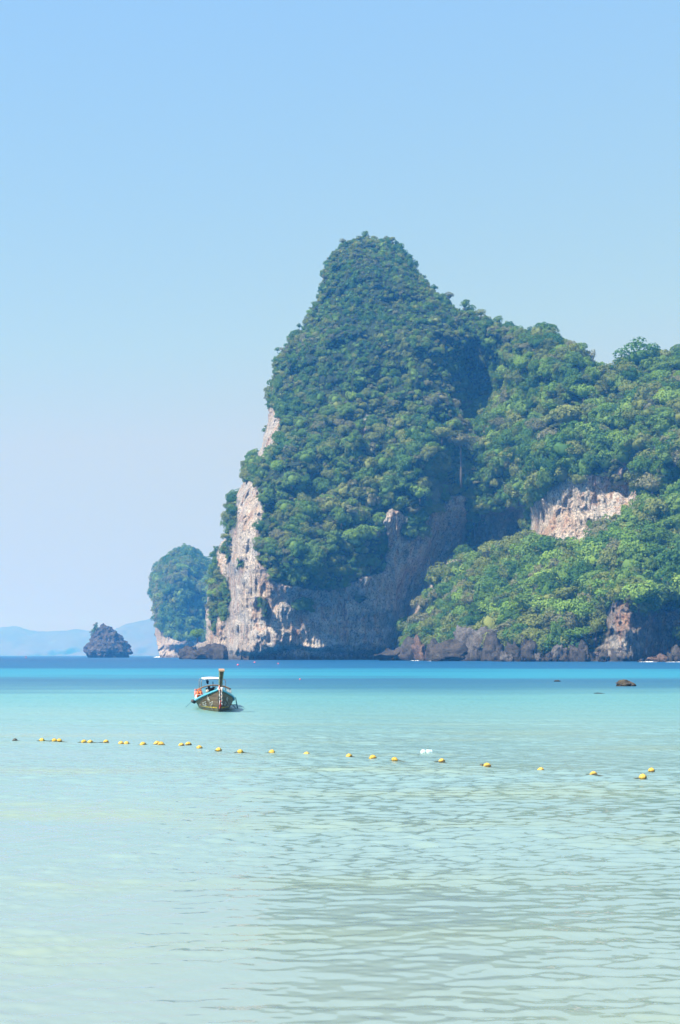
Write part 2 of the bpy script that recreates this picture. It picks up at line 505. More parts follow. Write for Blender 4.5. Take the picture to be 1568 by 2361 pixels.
AB = TPS([
    # sea level
    (522, 1515, 905), (535, 1515, 872), (560, 1515, 850), (600, 1515, 836), (640, 1515, 834), (700, 1515, 839), (760, 1515, 846), (830, 1515, 856), (900, 1515, 870), (960, 1515, 895), (1050, 1515, 895), (1300, 1515, 840), (1800, 1515, 800),
    (523, 1400, 905), (540, 1400, 868), (580, 1400, 842), (640, 1400, 828), (700, 1400, 836), (760, 1400, 843), (830, 1400, 852), (900, 1400, 864), (960, 1400, 892), (1020, 1400, 902),
    (521, 1300, 908), (535, 1300, 872), (570, 1300, 846), (620, 1300, 822), (680, 1310, 823), (740, 1310, 827), (830, 1300, 838), (885, 1290, 854), (915, 1300, 858), (960, 1300, 870), (1010, 1300, 888), (1060, 1300, 915),
    (521, 1210, 915), (535, 1210, 885), (565, 1210, 858), (620, 1210, 840), (740, 1210, 834), (850, 1210, 836), (905, 1210, 844), (960, 1210, 856), (1020, 1210, 872), (1065, 1210, 884), (1100, 1220, 888), (1160, 1230, 868), (1205, 1230, 866),
    (562, 1100, 925), (580, 1100, 892), (620, 1100, 872), (740, 1100, 858), (850, 1100, 853), (950, 1100, 850), (1030, 1100, 858), (1075, 1100, 860), (1110, 1100, 856), (1160, 1110, 842), (1200, 1110, 830),
    (607, 1000, 938), (625, 1000, 908), (660, 1000, 896), (740, 1000, 882), (850, 1000, 872), (950, 1000, 864), (1020, 1000, 855), (1060, 1000, 870), (1100, 1010, 882), (1150, 1000, 858), (1200, 1000, 828), (1260, 1000, 795),
    (622, 900, 955), (645, 900, 925), (690, 900, 915), (760, 900, 903), (850, 900, 893), (950, 900, 884), (1015, 900, 882), (1050, 900, 900), (1100, 900, 940), (1150, 900, 925), (1185, 900, 868), (1240, 900, 826), (1300, 900, 800), (1400, 900, 790), (1450, 900, 772), (1560, 900, 755),
    (637, 815, 975), (670, 815, 945), (710, 815, 928), (780, 815, 912), (880, 815, 900), (980, 815, 890), (1035, 810, 900), (1070, 815, 940), (1120, 820, 925), (1180, 825, 862), (1250, 825, 825), (1330, 830, 815), (1450, 840, 800), (1560, 840, 785),
    (712, 715, 985), (740, 715, 958), (790, 715, 942), (860, 715, 930), (940, 715, 920), (1000, 715, 922), (1045, 720, 940), (1085, 725, 938), (1120, 760, 900), (1200, 775, 870), (1260, 780, 855),
    (746, 625, 1000), (775, 625, 975), (820, 620, 960), (870, 615, 952), (930, 620, 955), (965, 630, 970),
    (800, 562, 1000), (855, 555, 992), (910, 565, 1000),
    (1260, 1060, 784), (1330, 1060, 763), (1400, 1060, 754), (1480, 1060, 738), (1560, 1060, 715),
    # bare cliff on the right: left half turned to the sun, right half set back
    (1222, 1160, 812), (1240, 1150, 790), (1290, 1150, 768), (1340, 1150, 752), (1370, 1150, 752), (1420, 1140, 752), (1455, 1140, 750), (1480, 1140, 732), (1560, 1140, 722),
    (1222, 1240, 806), (1250, 1240, 780), (1300, 1240, 752), (1380, 1220, 742), (1450, 1220, 722), (1560, 1220, 706),
    (1300, 1350, 735), (1450, 1350, 715), (1560, 1350, 700), (1700, 1350, 690), (1700, 1150, 720), (1700, 900, 750), (1790, 900, 760), (1200, 1400, 800), (1450, 1000, 740),
], 2e-3)
CPOLY = [(925, 1560), (935, 1455), (950, 1400), (985, 1345), (1020, 1305), (1045, 1285), (1080, 1292), (1125, 1296), (1180, 1268), (1235, 1268), (1300, 1282), (1370, 1262), (1425, 1222), (1470, 1186),
         (1500, 1165), (1600, 1150), (1820, 1150), (1820, 1560)]
CC = TPS([
    (920, 1520, 850), (960, 1520, 800), (1000, 1520, 765), (1050, 1520, 735), (1150, 1520, 685), (1250, 1520, 652), (1350, 1520, 640), (1385, 1520, 652), (1410, 1520, 640), (1440, 1520, 626), (1490, 1520, 650), (1560, 1520, 662), (1600, 1520, 625), (1800, 1520, 600),
    (940, 1470, 855), (980, 1470, 810), (1050, 1470, 762), (1150, 1470, 706), (1250, 1470, 668), (1330, 1470, 652), (1370, 1470, 662), (1392, 1470, 655), (1415, 1470, 636), (1440, 1470, 626), (1490, 1470, 650), (1560, 1470, 664), (1600, 1470, 635),
    (955, 1400, 862), (1000, 1400, 822), (1100, 1400, 758), (1200, 1400, 712), (1300, 1400, 684), (1370, 1400, 672), (1395, 1400, 660), (1415, 1390, 642), (1440, 1390, 632), (1490, 1400, 650), (1560, 1400, 656),
    (1045, 1300, 850), (1100, 1310, 820), (1200, 1310, 768), (1300, 1310, 728), (1400, 1320, 690), (1440, 1320, 668), (1480, 1320, 670), (1560, 1320, 668), (1700, 1320, 660),
    (1260, 1270, 760), (1350, 1250, 735), (1430, 1210, 722), (1500, 1180, 712), (1560, 1180, 704), (1700, 1180, 700),
], 2e-3)
EPOLY = [(440, 1560), (446, 1490), (472, 1480), (473, 1400), (480, 1335), (489, 1285), (501, 1262), (516, 1240), (545, 1230), (600, 1230), (600, 1560)]

def warp(U, V, a, s, seed):
    return U + a * fbm(U / s, V / s, 0.3, 3, seed), V + a * fbm(U / s, V / s, 7.7, 3, seed + 5)

def edge_warp(U, V):
    a, b = warp(U, V, 3.2, 26, 3)
    c, d = warp(U, V, 1.6, 7, 13)
    return a + c - U, b + d - V
def head_inside(U, V):
    Uw, Vw = edge_warp(U, V)
    return in_poly(Uw, Vw, OUTLINE) | in_poly(Uw, Vw, EPOLY)

HOLLOWS = [   # (outline, how far it is set back in metres)
    ([(1074, 745), (1104, 785), (1140, 850), (1160, 920), (1152, 975), (1118, 1000), (1082, 1010), (1058, 985), (1038, 950), (1048, 900), (1068, 850), (1082, 790)], 15),
    ([(1096, 1170), (1120, 1180), (1205, 1172), (1214, 1250), (1112, 1300), (1070, 1300), (1068, 1250), (1084, 1190)], 14),
    ([(622, 1120), (648, 1130), (662, 1175), (650, 1205), (625, 1210), (615, 1160)], 26),
    ([(1364, 855), (1398, 860), (1412, 925), (1398, 952), (1376, 905)], 26),
    ([(1528, 1070), (1575, 1060), (1580, 1200), (1548, 1205)], 26),
    ([(680, 1115), (720, 1110), (745, 1150), (720, 1185), (690, 1165)], 14),
    ([(790, 1080), (815, 1085), (820, 1140), (800, 1150)], 14),
    ([(1215, 960), (1262, 905), (1270, 930), (1235, 1010), (1215, 1020)], 16),
    ([(870, 640), (895, 650), (920, 700), (900, 705)], 8),
]
def head_depth(U, V):
    dl = dist_line(U, V, OUT_L[4:] + OUT_T)
    d1 = AB(U, V) + 26 * np.clip(1 - dl / 22, 0, 1) ** 2
    for k_, (poly, amt) in enumerate(HOLLOWS):
        d1 = d1 + amt * soft_polys(U, V, [poly], 9.0, 10.0, 30, 333 + k_)
    Uw, Vw = warp(U, V, 9.0, 40, 31)
    a_in = in_poly(*edge_warp(U, V), OUTLINE)
    d = np.where(a_in, d1, 1e6)
    c = CC(U, V)
    c_in = in_poly(Uw, Vw, CPOLY)
    dc = dist_line(Uw, Vw, CPOLY[1:15])
    d = np.where(c_in, np.minimum(d, c + 16 * np.clip(1 - dc / 20, 0, 1) ** 2), d)
    e = 1010 - 40 * sstep(445, 525, U) + 30 * sstep(480, 452, U) + 40 * sstep(1300, 1230, V)
    e_in = in_poly(*edge_warp(U, V), EPOLY)
    d = np.where(e_in & (d > 1e5), e, d)
    return np.where(d > 1e5, e, d)

ROCKS = [
    [(505, 1215), (538, 1150), (552, 1118), (572, 1110), (598, 1140), (604, 1200), (598, 1290), (640, 1340), (700, 1362), (760, 1364), (830, 1340), (882, 1312), (896, 1250), (886, 1195), (910, 1170),
     (938, 1190), (965, 1212), (1000, 1182), (1040, 1150), (1075, 1140), (1080, 1200), (1070, 1300), (1010, 1340), (960, 1400), (935, 1450), (930, 1570), (500, 1570)],
    [(594, 1052), (596, 1028), (610, 985), (616, 948), (630, 935), (644, 965), (642, 1008), (626, 1034), (608, 1054)],
    [(512, 1190), (528, 1140), (556, 1084), (572, 1064), (580, 1078), (556, 1112), (534, 1185)],
    [(1222, 1170), (1258, 1130), (1308, 1096), (1400, 1096), (1468, 1062), (1478, 1110), (1462, 1180), (1424, 1206), (1384, 1232), (1342, 1258), (1304, 1242), (1292, 1275), (1250, 1270), (1218, 1244)],
    [(1108, 1180), (1212, 1160), (1218, 1250), (1180, 1272), (1115, 1295), (1085, 1305), (1075, 1260)],
    [(1395, 1430), (1408, 1392), (1434, 1372), (1456, 1402), (1600, 1412), (1610, 1506), (1830, 1508), (1830, 1570), (860, 1570), (870, 1510), (990, 1496), (1190, 1504), (1370, 1508), (1400, 1474)],
    [(828, 955), (850, 958), (846, 1032), (826, 1034)],
    [(440, 1480), (466, 1450), (474, 1350), (480, 1350), (484, 1420), (500, 1465), (530, 1478), (530, 1570), (430, 1570)],
    [(628, 860), (636, 860), (632, 900), (624, 905)],
    [(736, 640), (746, 640), (744, 668), (735, 670)],
    [(1500, 1010), (1520, 1005), (1516, 1110), (1496, 1115)],
]
PALES = [
    [(505, 1300), (530, 1240), (560, 1200), (575, 1140), (600, 1150), (606, 1210), (598, 1290), (640, 1340), (650, 1400), (640, 1440), (690, 1450), (725, 1480), (700, 1500), (640, 1490), (600, 1512), (505, 1512)],
    [(608, 1010), (622, 955), (640, 950), (642, 1000), (622, 1026)],
    [(1240, 1240), (1250, 1160), (1300, 1105), (1350, 1100), (1356, 1160), (1400, 1170), (1400, 1205), (1340, 1250), (1300, 1240), (1280, 1270)],
    [(440, 1480), (470, 1440), (480, 1330), (492, 1420), (525, 1480), (520, 1512), (440, 1512)],
]
TUFTS = [(533, 1180, 16, 55), (526, 1262, 8, 40), (575, 1085, 22, 26), (945, 1228, 24, 26), (607, 1402, 10, 26), (1380, 1212, 26, 14), (555, 1300, 10, 12), (700, 1400, 12, 8), (520, 1380, 14, 60), (830, 1380, 16, 10), (1335, 1110, 12, 8), (1425, 1105, 10, 12), (500, 1350, 14, 50)]

def soft_polys(U, V, polys, soft, wa, ws, seed):
    r = np.zeros(U.shape)
    Uw, Vw = warp(U, V, wa, ws, seed)
    for p in polys:
        d = dist_line(Uw, Vw, p, True)
        s = np.where(in_poly(Uw, Vw, p), d, -d)
        r = np.maximum(r, sstep(-soft, soft, s))
    return r

def head_veg(U, V):
    rock = soft_polys(U, V, ROCKS, 3.0, 7.0, 22, 51)
    for (u, v, a, b) in TUFTS:
        Uw, Vw = warp(U, V, 5.0, 12, 77)
        rock = rock * sstep(0.6, 1.1, np.hypot((Uw - u) / a, (Vw - v) / b))
    return 1 - rock

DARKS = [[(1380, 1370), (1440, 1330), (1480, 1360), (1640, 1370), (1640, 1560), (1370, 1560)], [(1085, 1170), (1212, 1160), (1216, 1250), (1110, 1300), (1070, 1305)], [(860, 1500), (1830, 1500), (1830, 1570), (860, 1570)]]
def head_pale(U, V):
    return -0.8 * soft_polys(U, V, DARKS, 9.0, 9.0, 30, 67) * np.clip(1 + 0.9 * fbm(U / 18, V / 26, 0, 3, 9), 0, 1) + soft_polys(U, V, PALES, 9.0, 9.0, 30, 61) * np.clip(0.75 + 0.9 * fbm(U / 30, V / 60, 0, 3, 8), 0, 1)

def head_detail(U, V, X, D, Z, vg):
    rk = 1 - vg
    flute = ridged(X / 9, D / 20, Z / 42, 4, 101)
    lump = fbm(X / 14, D / 14, Z / 11, 4, 121)
    fine = ridged(X / 3.2, D / 6, Z / 6.5, 3, 141)
    D = D - rk * (2.4 * flute + 2.8 * lump + 1.3 * fine)
    crag = np.exp(-(((U - 1425) / 60) ** 2 + ((V - 1440) / 90) ** 2))
    D = D - rk * crag * (3.5 * lump + 2.5 * ridged(X / 6, D / 6, Z / 8, 3, 145))
    # ledges that hang over, and the notch that the sea has cut at the waterline
    D = D + rk * 1.8 * vnoise(X / 16, 0, Z / 5, 161)
    rows = 5.5 + 2.2 * fbm(X / 13, 0, 0, 3, 171)
    D = D + rk * 8.0 * sstep(rows + 1.5, rows - 2.0, Z) * sstep(960, 900, U)
    hill = fbm(X / 34, D / 34, Z / 34, 4, 181)
    gully = ridged(X / 30, 0.0, Z / 75, 3, 191)
    lumps = fbm(X / 13, D / 13, Z / 11, 3, 201)
    D = D - vg * (6.0 * hill + 6.0 * gully + 6.5 * lumps)
    return D

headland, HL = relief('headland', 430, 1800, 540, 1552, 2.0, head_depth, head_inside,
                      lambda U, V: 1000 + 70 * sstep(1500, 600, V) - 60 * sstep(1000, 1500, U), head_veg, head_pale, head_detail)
tag(headland, kind='structure')

# far headland
FAR_Y = 1650
FPOLY = [(366, 1560), (366, 1514), (364, 1490), (358, 1475), (355, 1440), (355, 1410), (353, 1380), (353, 1345), (361, 1322), (372, 1300), (395, 1284), (415, 1272), (432, 1269), (446, 1272), (458, 1284),
         (475, 1300), (500, 1312), (540, 1320), (560, 1400), (560, 1560)]
def far_depth(U, V):
    d = dist_line(U, V, FPOLY[3:17])
    w = np.clip(d / 62, 0, 1)
    up = (1511 - V) / 240
    return FAR_Y + 150 - 165 * np.sqrt(np.clip(1 - (1 - w) ** 2, 0, 1)) + 70 * up + 20 * sstep(400, 360, U) + 28 * sstep(400, 470, U)
FROCK = [[(340, 1360), (352, 1400), (362, 1420), (372, 1450), (392, 1470), (420, 1478), (470, 1482), (570, 1480), (570, 1570), (340, 1570)], [(340, 1385), (354, 1380), (360, 1425), (340, 1430)]]
def far_veg(U, V):
    return 1 - soft_polys(U, V, FROCK, 2.5, 5.0, 18, 251)
def far_pale(U, V):
    return sstep(400, 372, U) * 0.6
def far_detail(U, V, X, D, Z, vg):
    rk = 1 - vg
    D = D - rk * (5 * ridged(X / 18, D / 30, Z / 60, 4, 301) + 3 * ridged(X / 7, D / 9, Z / 14, 3, 303) + 5 * fbm(X / 22, D / 22, Z / 20, 3, 305))
    D = D - vg * (16 * fbm(X / 55, D / 55, Z / 55, 4, 311))
    return D + rk * 22 * sstep(16, 8, Z)
far_head, FH = relief('far_headland', 335, 560, 1262, 1520, 1.6, far_depth, lambda U, V: in_poly(*warp(U, V, 2.5, 18, 203), FPOLY),
                      lambda U, V: FAR_Y + 260 + 0 * U, far_veg, far_pale, far_detail)
tag(far_head, kind='structure')

# hazy hills on the horizon
def ridge_hill(name, Y, prof, seed):
    us = np.arange(prof[0][0], prof[-1][0] + 1, 4.0)
    top = np.interp(us, [p[0] for p in prof], [p[1] for p in prof]) + 1.3 * fbm(us / 22, 0, 0, 4, seed)
    zt = np.maximum(EYE - (top - VH) / FOC * Y, 0) + 2
    n = 14
    V = []
    for j in range(2 * n + 1):
        s = (j - n) / n
        h = zt * np.clip(1 - abs(s) ** 1.3, 0, 1) - 4
        yy = Y + s * 900 + 90 * fbm(us / 60, j * 0.3, 0, 3, seed + 3)
        V.append(np.stack([(us - UC) / FOC * Y, yy, h + 10 * fbm(us / 25, j * 0.5, 1, 3, seed + 9) * np.clip(1 - abs(s), 0, 1) * (s != 0)], -1))
    V = np.stack(V)
    idx = np.arange(V.shape[0] * V.shape[1]).reshape(V.shape[:2])
    q = np.stack([idx[:-1, :-1], idx[:-1, 1:], idx[1:, 1:], idx[1:, :-1]], -1).reshape(-1, 4)
    o = link(name, mesh_np(name, V.reshape(-1, 3), q), M['far_hill'])
    return tag(o, kind='structure')
M['far_hill'] = plain('far_hazed_slopes', (0.115, 0.105, 0.08), 0.95, var=0.15, scale=0.004, spec=0.1)  # haze paleness put into the base colour, red raised against the blue air
ridge_hill('distant_hill', 11300, [(-500, 1500), (-300, 1470), (-120, 1452), (0, 1445), (30, 1441), (60, 1447), (90, 1456), (130, 1454), (180, 1450), (230, 1455), (290, 1470), (340, 1490), (420, 1512)], 401)
ridge_hill('distant_hill', 10200, [(190, 1512), (230, 1480), (262, 1450), (290, 1440), (330, 1428), (370, 1418), (420, 1405), (480, 1400), (560, 1420), (660, 1470), (740, 1512)], 431)

# ------------------------------------------------------------------ rocks
def rock_mesh(name, seed, sub=4, cuts=9, rough=0.2, flat=1.0):
    bm = bmesh.new()
    bmesh.ops.create_icosphere(bm, subdivisions=sub, radius=1.0)
    co = np.array([v.co[:] for v in bm.verts])
    r3 = np.random.default_rng(seed)
    for _ in range(cuts):
        d = r3.normal(size=3); d /= np.linalg.norm(d)
        o = r3.uniform(0.35, 0.8)
        s = co @ d
        co = co - np.clip(s - o, 0, None)[:, None] * d * 0.92
    nrm = co / (np.linalg.norm(co, axis=1)[:, None] + 1e-9)
    dsp = rough * ridged(co[:, 0] * 1.7, co[:, 1] * 1.7, co[:, 2] * 1.7, 4, seed) + rough * 0.6 * fbm(co[:, 0] * 5, co[:, 1] * 5, co[:, 2] * 5, 3, seed + 7)
    co = co + nrm * dsp[:, None]
    co[:, 2] *= flat
    for v, c in zip(bm.verts, co): v.co = c
    return bm_mesh(name, bm, True)

ROCKM = {k: [rock_mesh('boulder', s + i * 13, 4, 10) for i in range(5)] for k, s in (('boulder', 501), ('boulder_pale', 601), ('boulder_red', 701))}
for k, ms in ROCKM.items():
    for m_ in ms: m_.materials.append(M[k])

def boulder(u, vb, w, h, label, mat='boulder', var=0, tilt=0.0, dy=0.0, group='boulders along the foot of the headland'):
    """Boulder centred on column u whose waterline sits at row vb; w and h in picture units."""
    Y = sea_y(vb) + dy
    wm, hm = w / FOC * Y, h / FOC * Y
    o = link('boulder', ROCKM[mat][var % 5])
    o.location = ((u - UC) / FOC * Y, Y + wm * 0.25, hm * 0.30)
    o.scale = (wm * 0.58, wm * 0.5, hm * 0.80)
    o.rotation_euler = (random.uniform(-0.15, 0.15), tilt, random.uniform(0, 6.28))
    return tag(o, label, 'boulder', group)

ORD = ['first', 'second', 'third', 'fourth', 'fifth', 'sixth', 'seventh', 'eighth', 'ninth', 'tenth', 'eleventh', 'twelfth', 'thirteenth', 'fourteenth', 'fifteenth', 'sixteenth', 'seventeenth', 'eighteenth',
       'nineteenth', 'twentieth', 'twenty-first', 'twenty-second', 'twenty-third', 'twenty-fourth', 'twenty-fifth', 'twenty-sixth', 'twenty-seventh', 'twenty-eighth', 'twenty-ninth', 'thirtieth']
boulder(1092, 1524.0, 88, 86, 'tallest grey boulder with a pale pointed top on the shore below the trees', 'boulder_pale', 0)
boulder(1040, 1524.4, 76, 44, 'broad dark grey boulder leaning against the tallest grey boulder at the waterline', 'boulder', 1)
boulder(905, 1523.0, 74, 24, 'long low dark rock at the foot of the shaded cliff, reaching farthest left', 'boulder', 2)
boulder(938, 1523.0, 60, 46, 'dark jagged boulder behind the long low rock at the cliff foot', 'boulder', 3)
boulder(972, 1523.2, 44, 52, 'reddish topped rock between the dark jagged boulder and the big grey boulders', 'boulder_red', 0)
boulder(996, 1523.6, 42, 48, 'dark upright rock just right of the reddish topped rock', 'boulder', 4)
boulder(1136, 1524.6, 46, 62, 'dark round boulder with green top right of the tallest grey boulder', 'boulder', 0, 0.2)
boulder(1010, 1524.8, 26, 12, 'small low rock washed by white water near the dark upright rock', 'boulder', 2)
boulder(1150, 1525.2, 34, 20, 'low dark slab at the waterline right of the dark round boulder', 'boulder', 1, 0.3)
pile = [(1172, 30, 26), (1190, 34, 40), (1205, 26, 20), (1222, 38, 46), (1238, 24, 18), (1256, 44, 52), (1270, 26, 20), (1290, 36, 40), (1304, 24, 18), (1322, 34, 34), (1338, 24, 22), (1212, 24, 60), (1244, 28, 62), (1276, 26, 58), (1310, 30, 54), (1184, 22, 14), (1250, 22, 12), (1298, 20, 12)]
for i, (u, w, h) in enumerate(sorted(pile)):
    deep = h > 50
    boulder(u, 1525.4 if not deep else 1524.6, w, h, f'{ORD[i]} rock from the left in the dark rubble pile below the bright green trees', 'boulder' if i % 3 else 'boulder_pale', i, random.uniform(-0.4, 0.4), 6 if deep else 0)
boulder(1346, 1525.6, 26, 42, 'upright dark rock standing apart at the right end of the rubble pile', 'boulder', 3)
boulder(1392, 1526.0, 24, 24, 'lone dark rock in front of the black hollow beside the outcrop', 'boulder', 2)
right = [(1478, 12, 7), (1492, 10, 6), (1508, 24, 12), (1526, 28, 15), (1545, 20, 22), (1562, 36, 36), (1598, 50, 44), (1640, 46, 36)]
for i, (u, w, h) in enumerate(right[:6]):
    boulder(u, 1526.2, w, h, f'{ORD[i]} rock from the left of the low row below the right-hand outcrop', 'boulder_red' if i in (2, 3) else 'boulder', i, 0.1)
boulder(432, 1519.8, 46, 26, 'low rock shelf at the foot of the far green spur', 'boulder', 1)
boulder(468, 1520.4, 70, 34, 'dark ledge at the waterline left of the pale cliff', 'boulder', 4)
boulder(505, 1520.8, 60, 30, 'dark notched ledge right under the pale cliff corner', 'boulder', 2)

# rocks standing in the shallow water
def reef(u, vb, w, h, seed, label):
    Y = sea_y(vb); wm, hm = w / FOC * Y, h / FOC * Y
    me = rock_mesh('reef_rock', seed, 4, 5, 0.28); me.materials.append(M['reef_rock'])
    o = link('reef_rock', me)
    o.location = ((u - UC) / FOC * Y, Y, hm * 0.12); o.scale = (wm * 0.52, wm * 0.45, hm * 0.82)
    return tag(o, label, 'rock', 'rocks in the shallow water')
reef(1441.5, 1582.4, 37, 13.5, 811, 'rugged brown rock standing clear of the blue shallows near the right edge')
reef(1286, 1571.4, 13, 3.2, 821, 'small flat brown rock barely above water left of the rugged rock')
reef(1381, 1599.0, 20, 1.6, 831, 'flat pale rock just breaking the surface below the rugged brown rock')

# the rocky islet
def build_islet():
    Y0 = sea_y(1516.2)
    prof = [(1437, 236, 241), (1441, 233, 247), (1449, 228, 252), (1456, 222, 262), (1462, 217, 270), (1470, 213, 279), (1478, 209, 285), (1487, 203, 292), (1496, 198, 297), (1502, 198, 300), (1507, 201, 297), (1512, 206, 293), (1516, 211, 291), (1522, 214, 288)]
    pv = np.array([p[0] for p in prof]); pl = np.array([p[1] for p in prof]); pr = np.array([p[2] for p in prof])
    nz, na = 120, 200
    vs = np.linspace(1436, 1522, nz); an = np.linspace(0, 2 * math.pi, na, endpoint=False)
    V, A = np.meshgrid(vs, an, indexing='ij')
    l = np.interp(V, pv, pl); r = np.interp(V, pv, pr)
    cu = (l + r) / 2; ru = (r - l) / 2 * sstep(1434.5, 1440, V)
    X = (cu - UC + ru * np.cos(A)) / FOC * Y0
    Yy = Y0 + (ru * 0.85) / FOC * Y0 * np.sin(A)
    Z = EYE - (V - VH) / FOC * Y0
    k = sstep(1436, 1445, V) * 0.8 + 0.2
    d = 1.9 * ridged(X / 8, Yy / 8, Z / 10, 5, 851) + 1.9 * fbm(X / 4.5, Yy / 4.5, Z / 4.5, 4, 861) + 1.3 * vnoise(X / 9, 0, Z / 3, 871)
    X = X + d * k * np.cos(A) * 0.9; Yy = Yy + d * k * np.sin(A); Z = Z + 1.5 * fbm(X / 5, Yy / 5, Z / 5, 3, 881)
    v = np.stack([X, Yy, Z], -1).reshape(-1, 3)
    idx = np.arange(nz * na).reshape(nz, na); nx = np.roll(idx, -1, 1)
    q = np.stack([idx[:-1], idx[1:], nx[1:], nx[:-1]], -1).reshape(-1, 4)
    root = empty('rock_islet', ((249 - UC) / FOC * Y0, Y0, 0))
    tag(root, 'dark craggy rock islet standing alone in the sea off the headland', 'islet')
    o = link('rock_body', mesh_np('rock_body', v - np.array(root.location), q), M['islet'], root)
    return root, Y0
ISLET, ISLET_Y = build_islet()

# ------------------------------------------------------------------ plants
def crown_mesh(name, seed, mat, clumps=24, leaves=34, flat=0.75, rc=0.34, leaf=0.085, under=-0.25, core=0.62, droop=0.0):
    """A crown of radius about 1: leaf clumps spread over a lumpy dome, round a solid core added to block light."""
    r4 = np.random.default_rng(seed)
    cs, tries = [], 0
    while len(cs) < clumps and tries < 4000:
        tries += 1
        d = r4.normal(size=3); d /= np.linalg.norm(d)
        if d[2] < under: continue
        c = d * r4.uniform(0.5, 0.78) * np.array([1, 1, flat])
        if all(np.linalg.norm(c - o) > rc * 0.72 for o in cs): cs.append(c)
    cs = np.array(cs)
    P, N = [], []
    for c in cs:
        rr = rc * r4.uniform(0.7, 1.2)
        out = c / (np.linalg.norm(c) + 1e-6)
        d = r4.normal(size=(leaves, 3)) + out * 0.75 + np.array([0, 0, 0.5])
        d /= np.linalg.norm(d, axis=1)[:, None]
        p = c + d * rr * r4.uniform(0.72, 1.05, (leaves, 1)) * np.array([1.05, 1.05, 0.9])
        if droop: p[:, 2] -= droop * r4.random(leaves) ** 2
        P.append(p); N.append(d + r4.normal(0, 0.42, (leaves, 3)))
    P = np.concatenate(P); N = np.concatenate(N); N /= np.linalg.norm(N, axis=1)[:, None]
    ref = np.where(np.abs(N[:, 2:3]) < 0.9, np.array([[0, 0, 1.0]]), np.array([[1.0, 0, 0]]))
    T = np.cross(N, ref); T /= np.linalg.norm(T, axis=1)[:, None]
    Bt = np.cross(N, T)
    a = r4.uniform(0, 2 * math.pi, (len(P), 1))
    T, Bt = T * np.cos(a) + Bt * np.sin(a), -T * np.sin(a) + Bt * np.cos(a)
    s = leaf * r4.uniform(0.6, 1.35, (len(P), 1))
    V = np.stack([P - T * s, P - Bt * s * 0.62 + N * s * 0.15, P + T * s, P + Bt * s * 0.62 + N * s * 0.15], 1).reshape(-1, 3)
    q = np.arange(len(V)).reshape(-1, 4)
    bm = bmesh.new(); bmesh.ops.create_icosphere(bm, subdivisions=2, radius=core)  # solid inner lump, added so that light does not pass through the crown
    co = np.array([v.co[:] for v in bm.verts]); tri = np.array([[v.index for v in f.verts] for f in bm.faces]); bm.free()
    co = co * (1 + 0.28 * fbm(co[:, 0] * 3, co[:, 1] * 3, co[:, 2] * 3, 2, seed))[:, None] * np.array([1, 1, flat])
    me = mesh_np(name, np.concatenate([V, co]), q, tri + len(V), smooth=False)
    me.materials.append(mat)
    return me

def trunk_mesh(name, seed, h=1.6, r=0.07):
    """Trunk of a crown of radius 1 whose centre is the origin: stem below, limbs into the crown."""
    r5 = random.Random(seed)
    bm = bmesh.new()
    bend = r5.uniform(-0.12, 0.12)
    add_tube(bm, [(bend, 0.0, -h), (bend * 0.5, 0.03, -h * 0.55), (0, 0, -0.2)], [r * 1.3, r, r * 0.75], 6)
    for k in range(5):
        a = k * 1.257 + r5.uniform(-0.3, 0.3); e = r5.uniform(0.3, 0.6)
        add_tube(bm, [(0, 0, -0.28), (math.cos(a) * e * 0.5, math.sin(a) * e * 0.5, -0.02), (math.cos(a) * e, math.sin(a) * e, r5.uniform(0.12, 0.35))], [r * 0.6, r * 0.42, r * 0.16], 5)
    return bm_mesh(name, bm, True)

SPECIES = []
spec = [(0, 15, .88, .38, .07), (1, 16, .95, .36, .065), (2, 14, .72, .38, .07), (3, 13, .85, .42, .075), (4, 16, .78, .34, .06), (0, 18, 1.1, .34, .065), (1, 12, .65, .42, .075), (2, 15, 1.0, .36, .065)]
for i, (mi, nc_, fl, rc_, lf) in enumerate(spec):
    SPECIES.append((crown_mesh('crown', 1000 + i * 7, LEAF[mi], nc_, 66, fl, rc_, lf, -0.25, 0.48), mi))
TRUNKS = [trunk_mesh('trunk', 40 + i, 1.5 + 0.2 * i) for i in range(3)]
for tm in TRUNKS: tm.materials.append(M['bark'])

def surface_points(S, n, seed, vmin=0.5, keep=None):
    """Random points on the planted part of a hill, evenly by area."""
    r6 = np.random.default_rng(seed)
    F = S['F'].reshape(-1, 3); q = S['q']
    a, b, c, d = F[q[:, 0]], F[q[:, 1]], F[q[:, 2]], F[q[:, 3]]
    nr = np.cross(c - a, d - b)
    ar = 0.5 * np.linalg.norm(nr, axis=1)
    vg = S['veg'][q].mean(1)
    w = np.minimum(ar, np.median(ar) * 7) * (vg > vmin) * ((a[:, 2] > 2.5))
    w /= w.sum()
    k = r6.choice(len(q), n, p=w)
    s, t = r6.random((n, 1)), r6.random((n, 1))
    p = a[k] * (1 - s) * (1 - t) + b[k] * s * (1 - t) + c[k] * s * t + d[k] * (1 - s) * t
    nn = nr[k] / (np.linalg.norm(nr[k], axis=1)[:, None] + 1e-9)
    nn = np.where(nn[:, 1:2] > 0, -nn, nn)
    return p, nn, S['U'][q[k, 0]], S['V'][q[k, 0]]

def tree_size(U, V):
    """Crown radius in metres: low scrub on the peak, big trees on the sheltered slopes to the right."""
    s = 2.0 + 2.1 * sstep(720, 1150, V) + 1.4 * sstep(1050, 1250, U) + 0.5 * sstep(1250, 1400, V) * sstep(950, 1100, U)
    return s * np.where(U < 640, 0.8, 1.0)

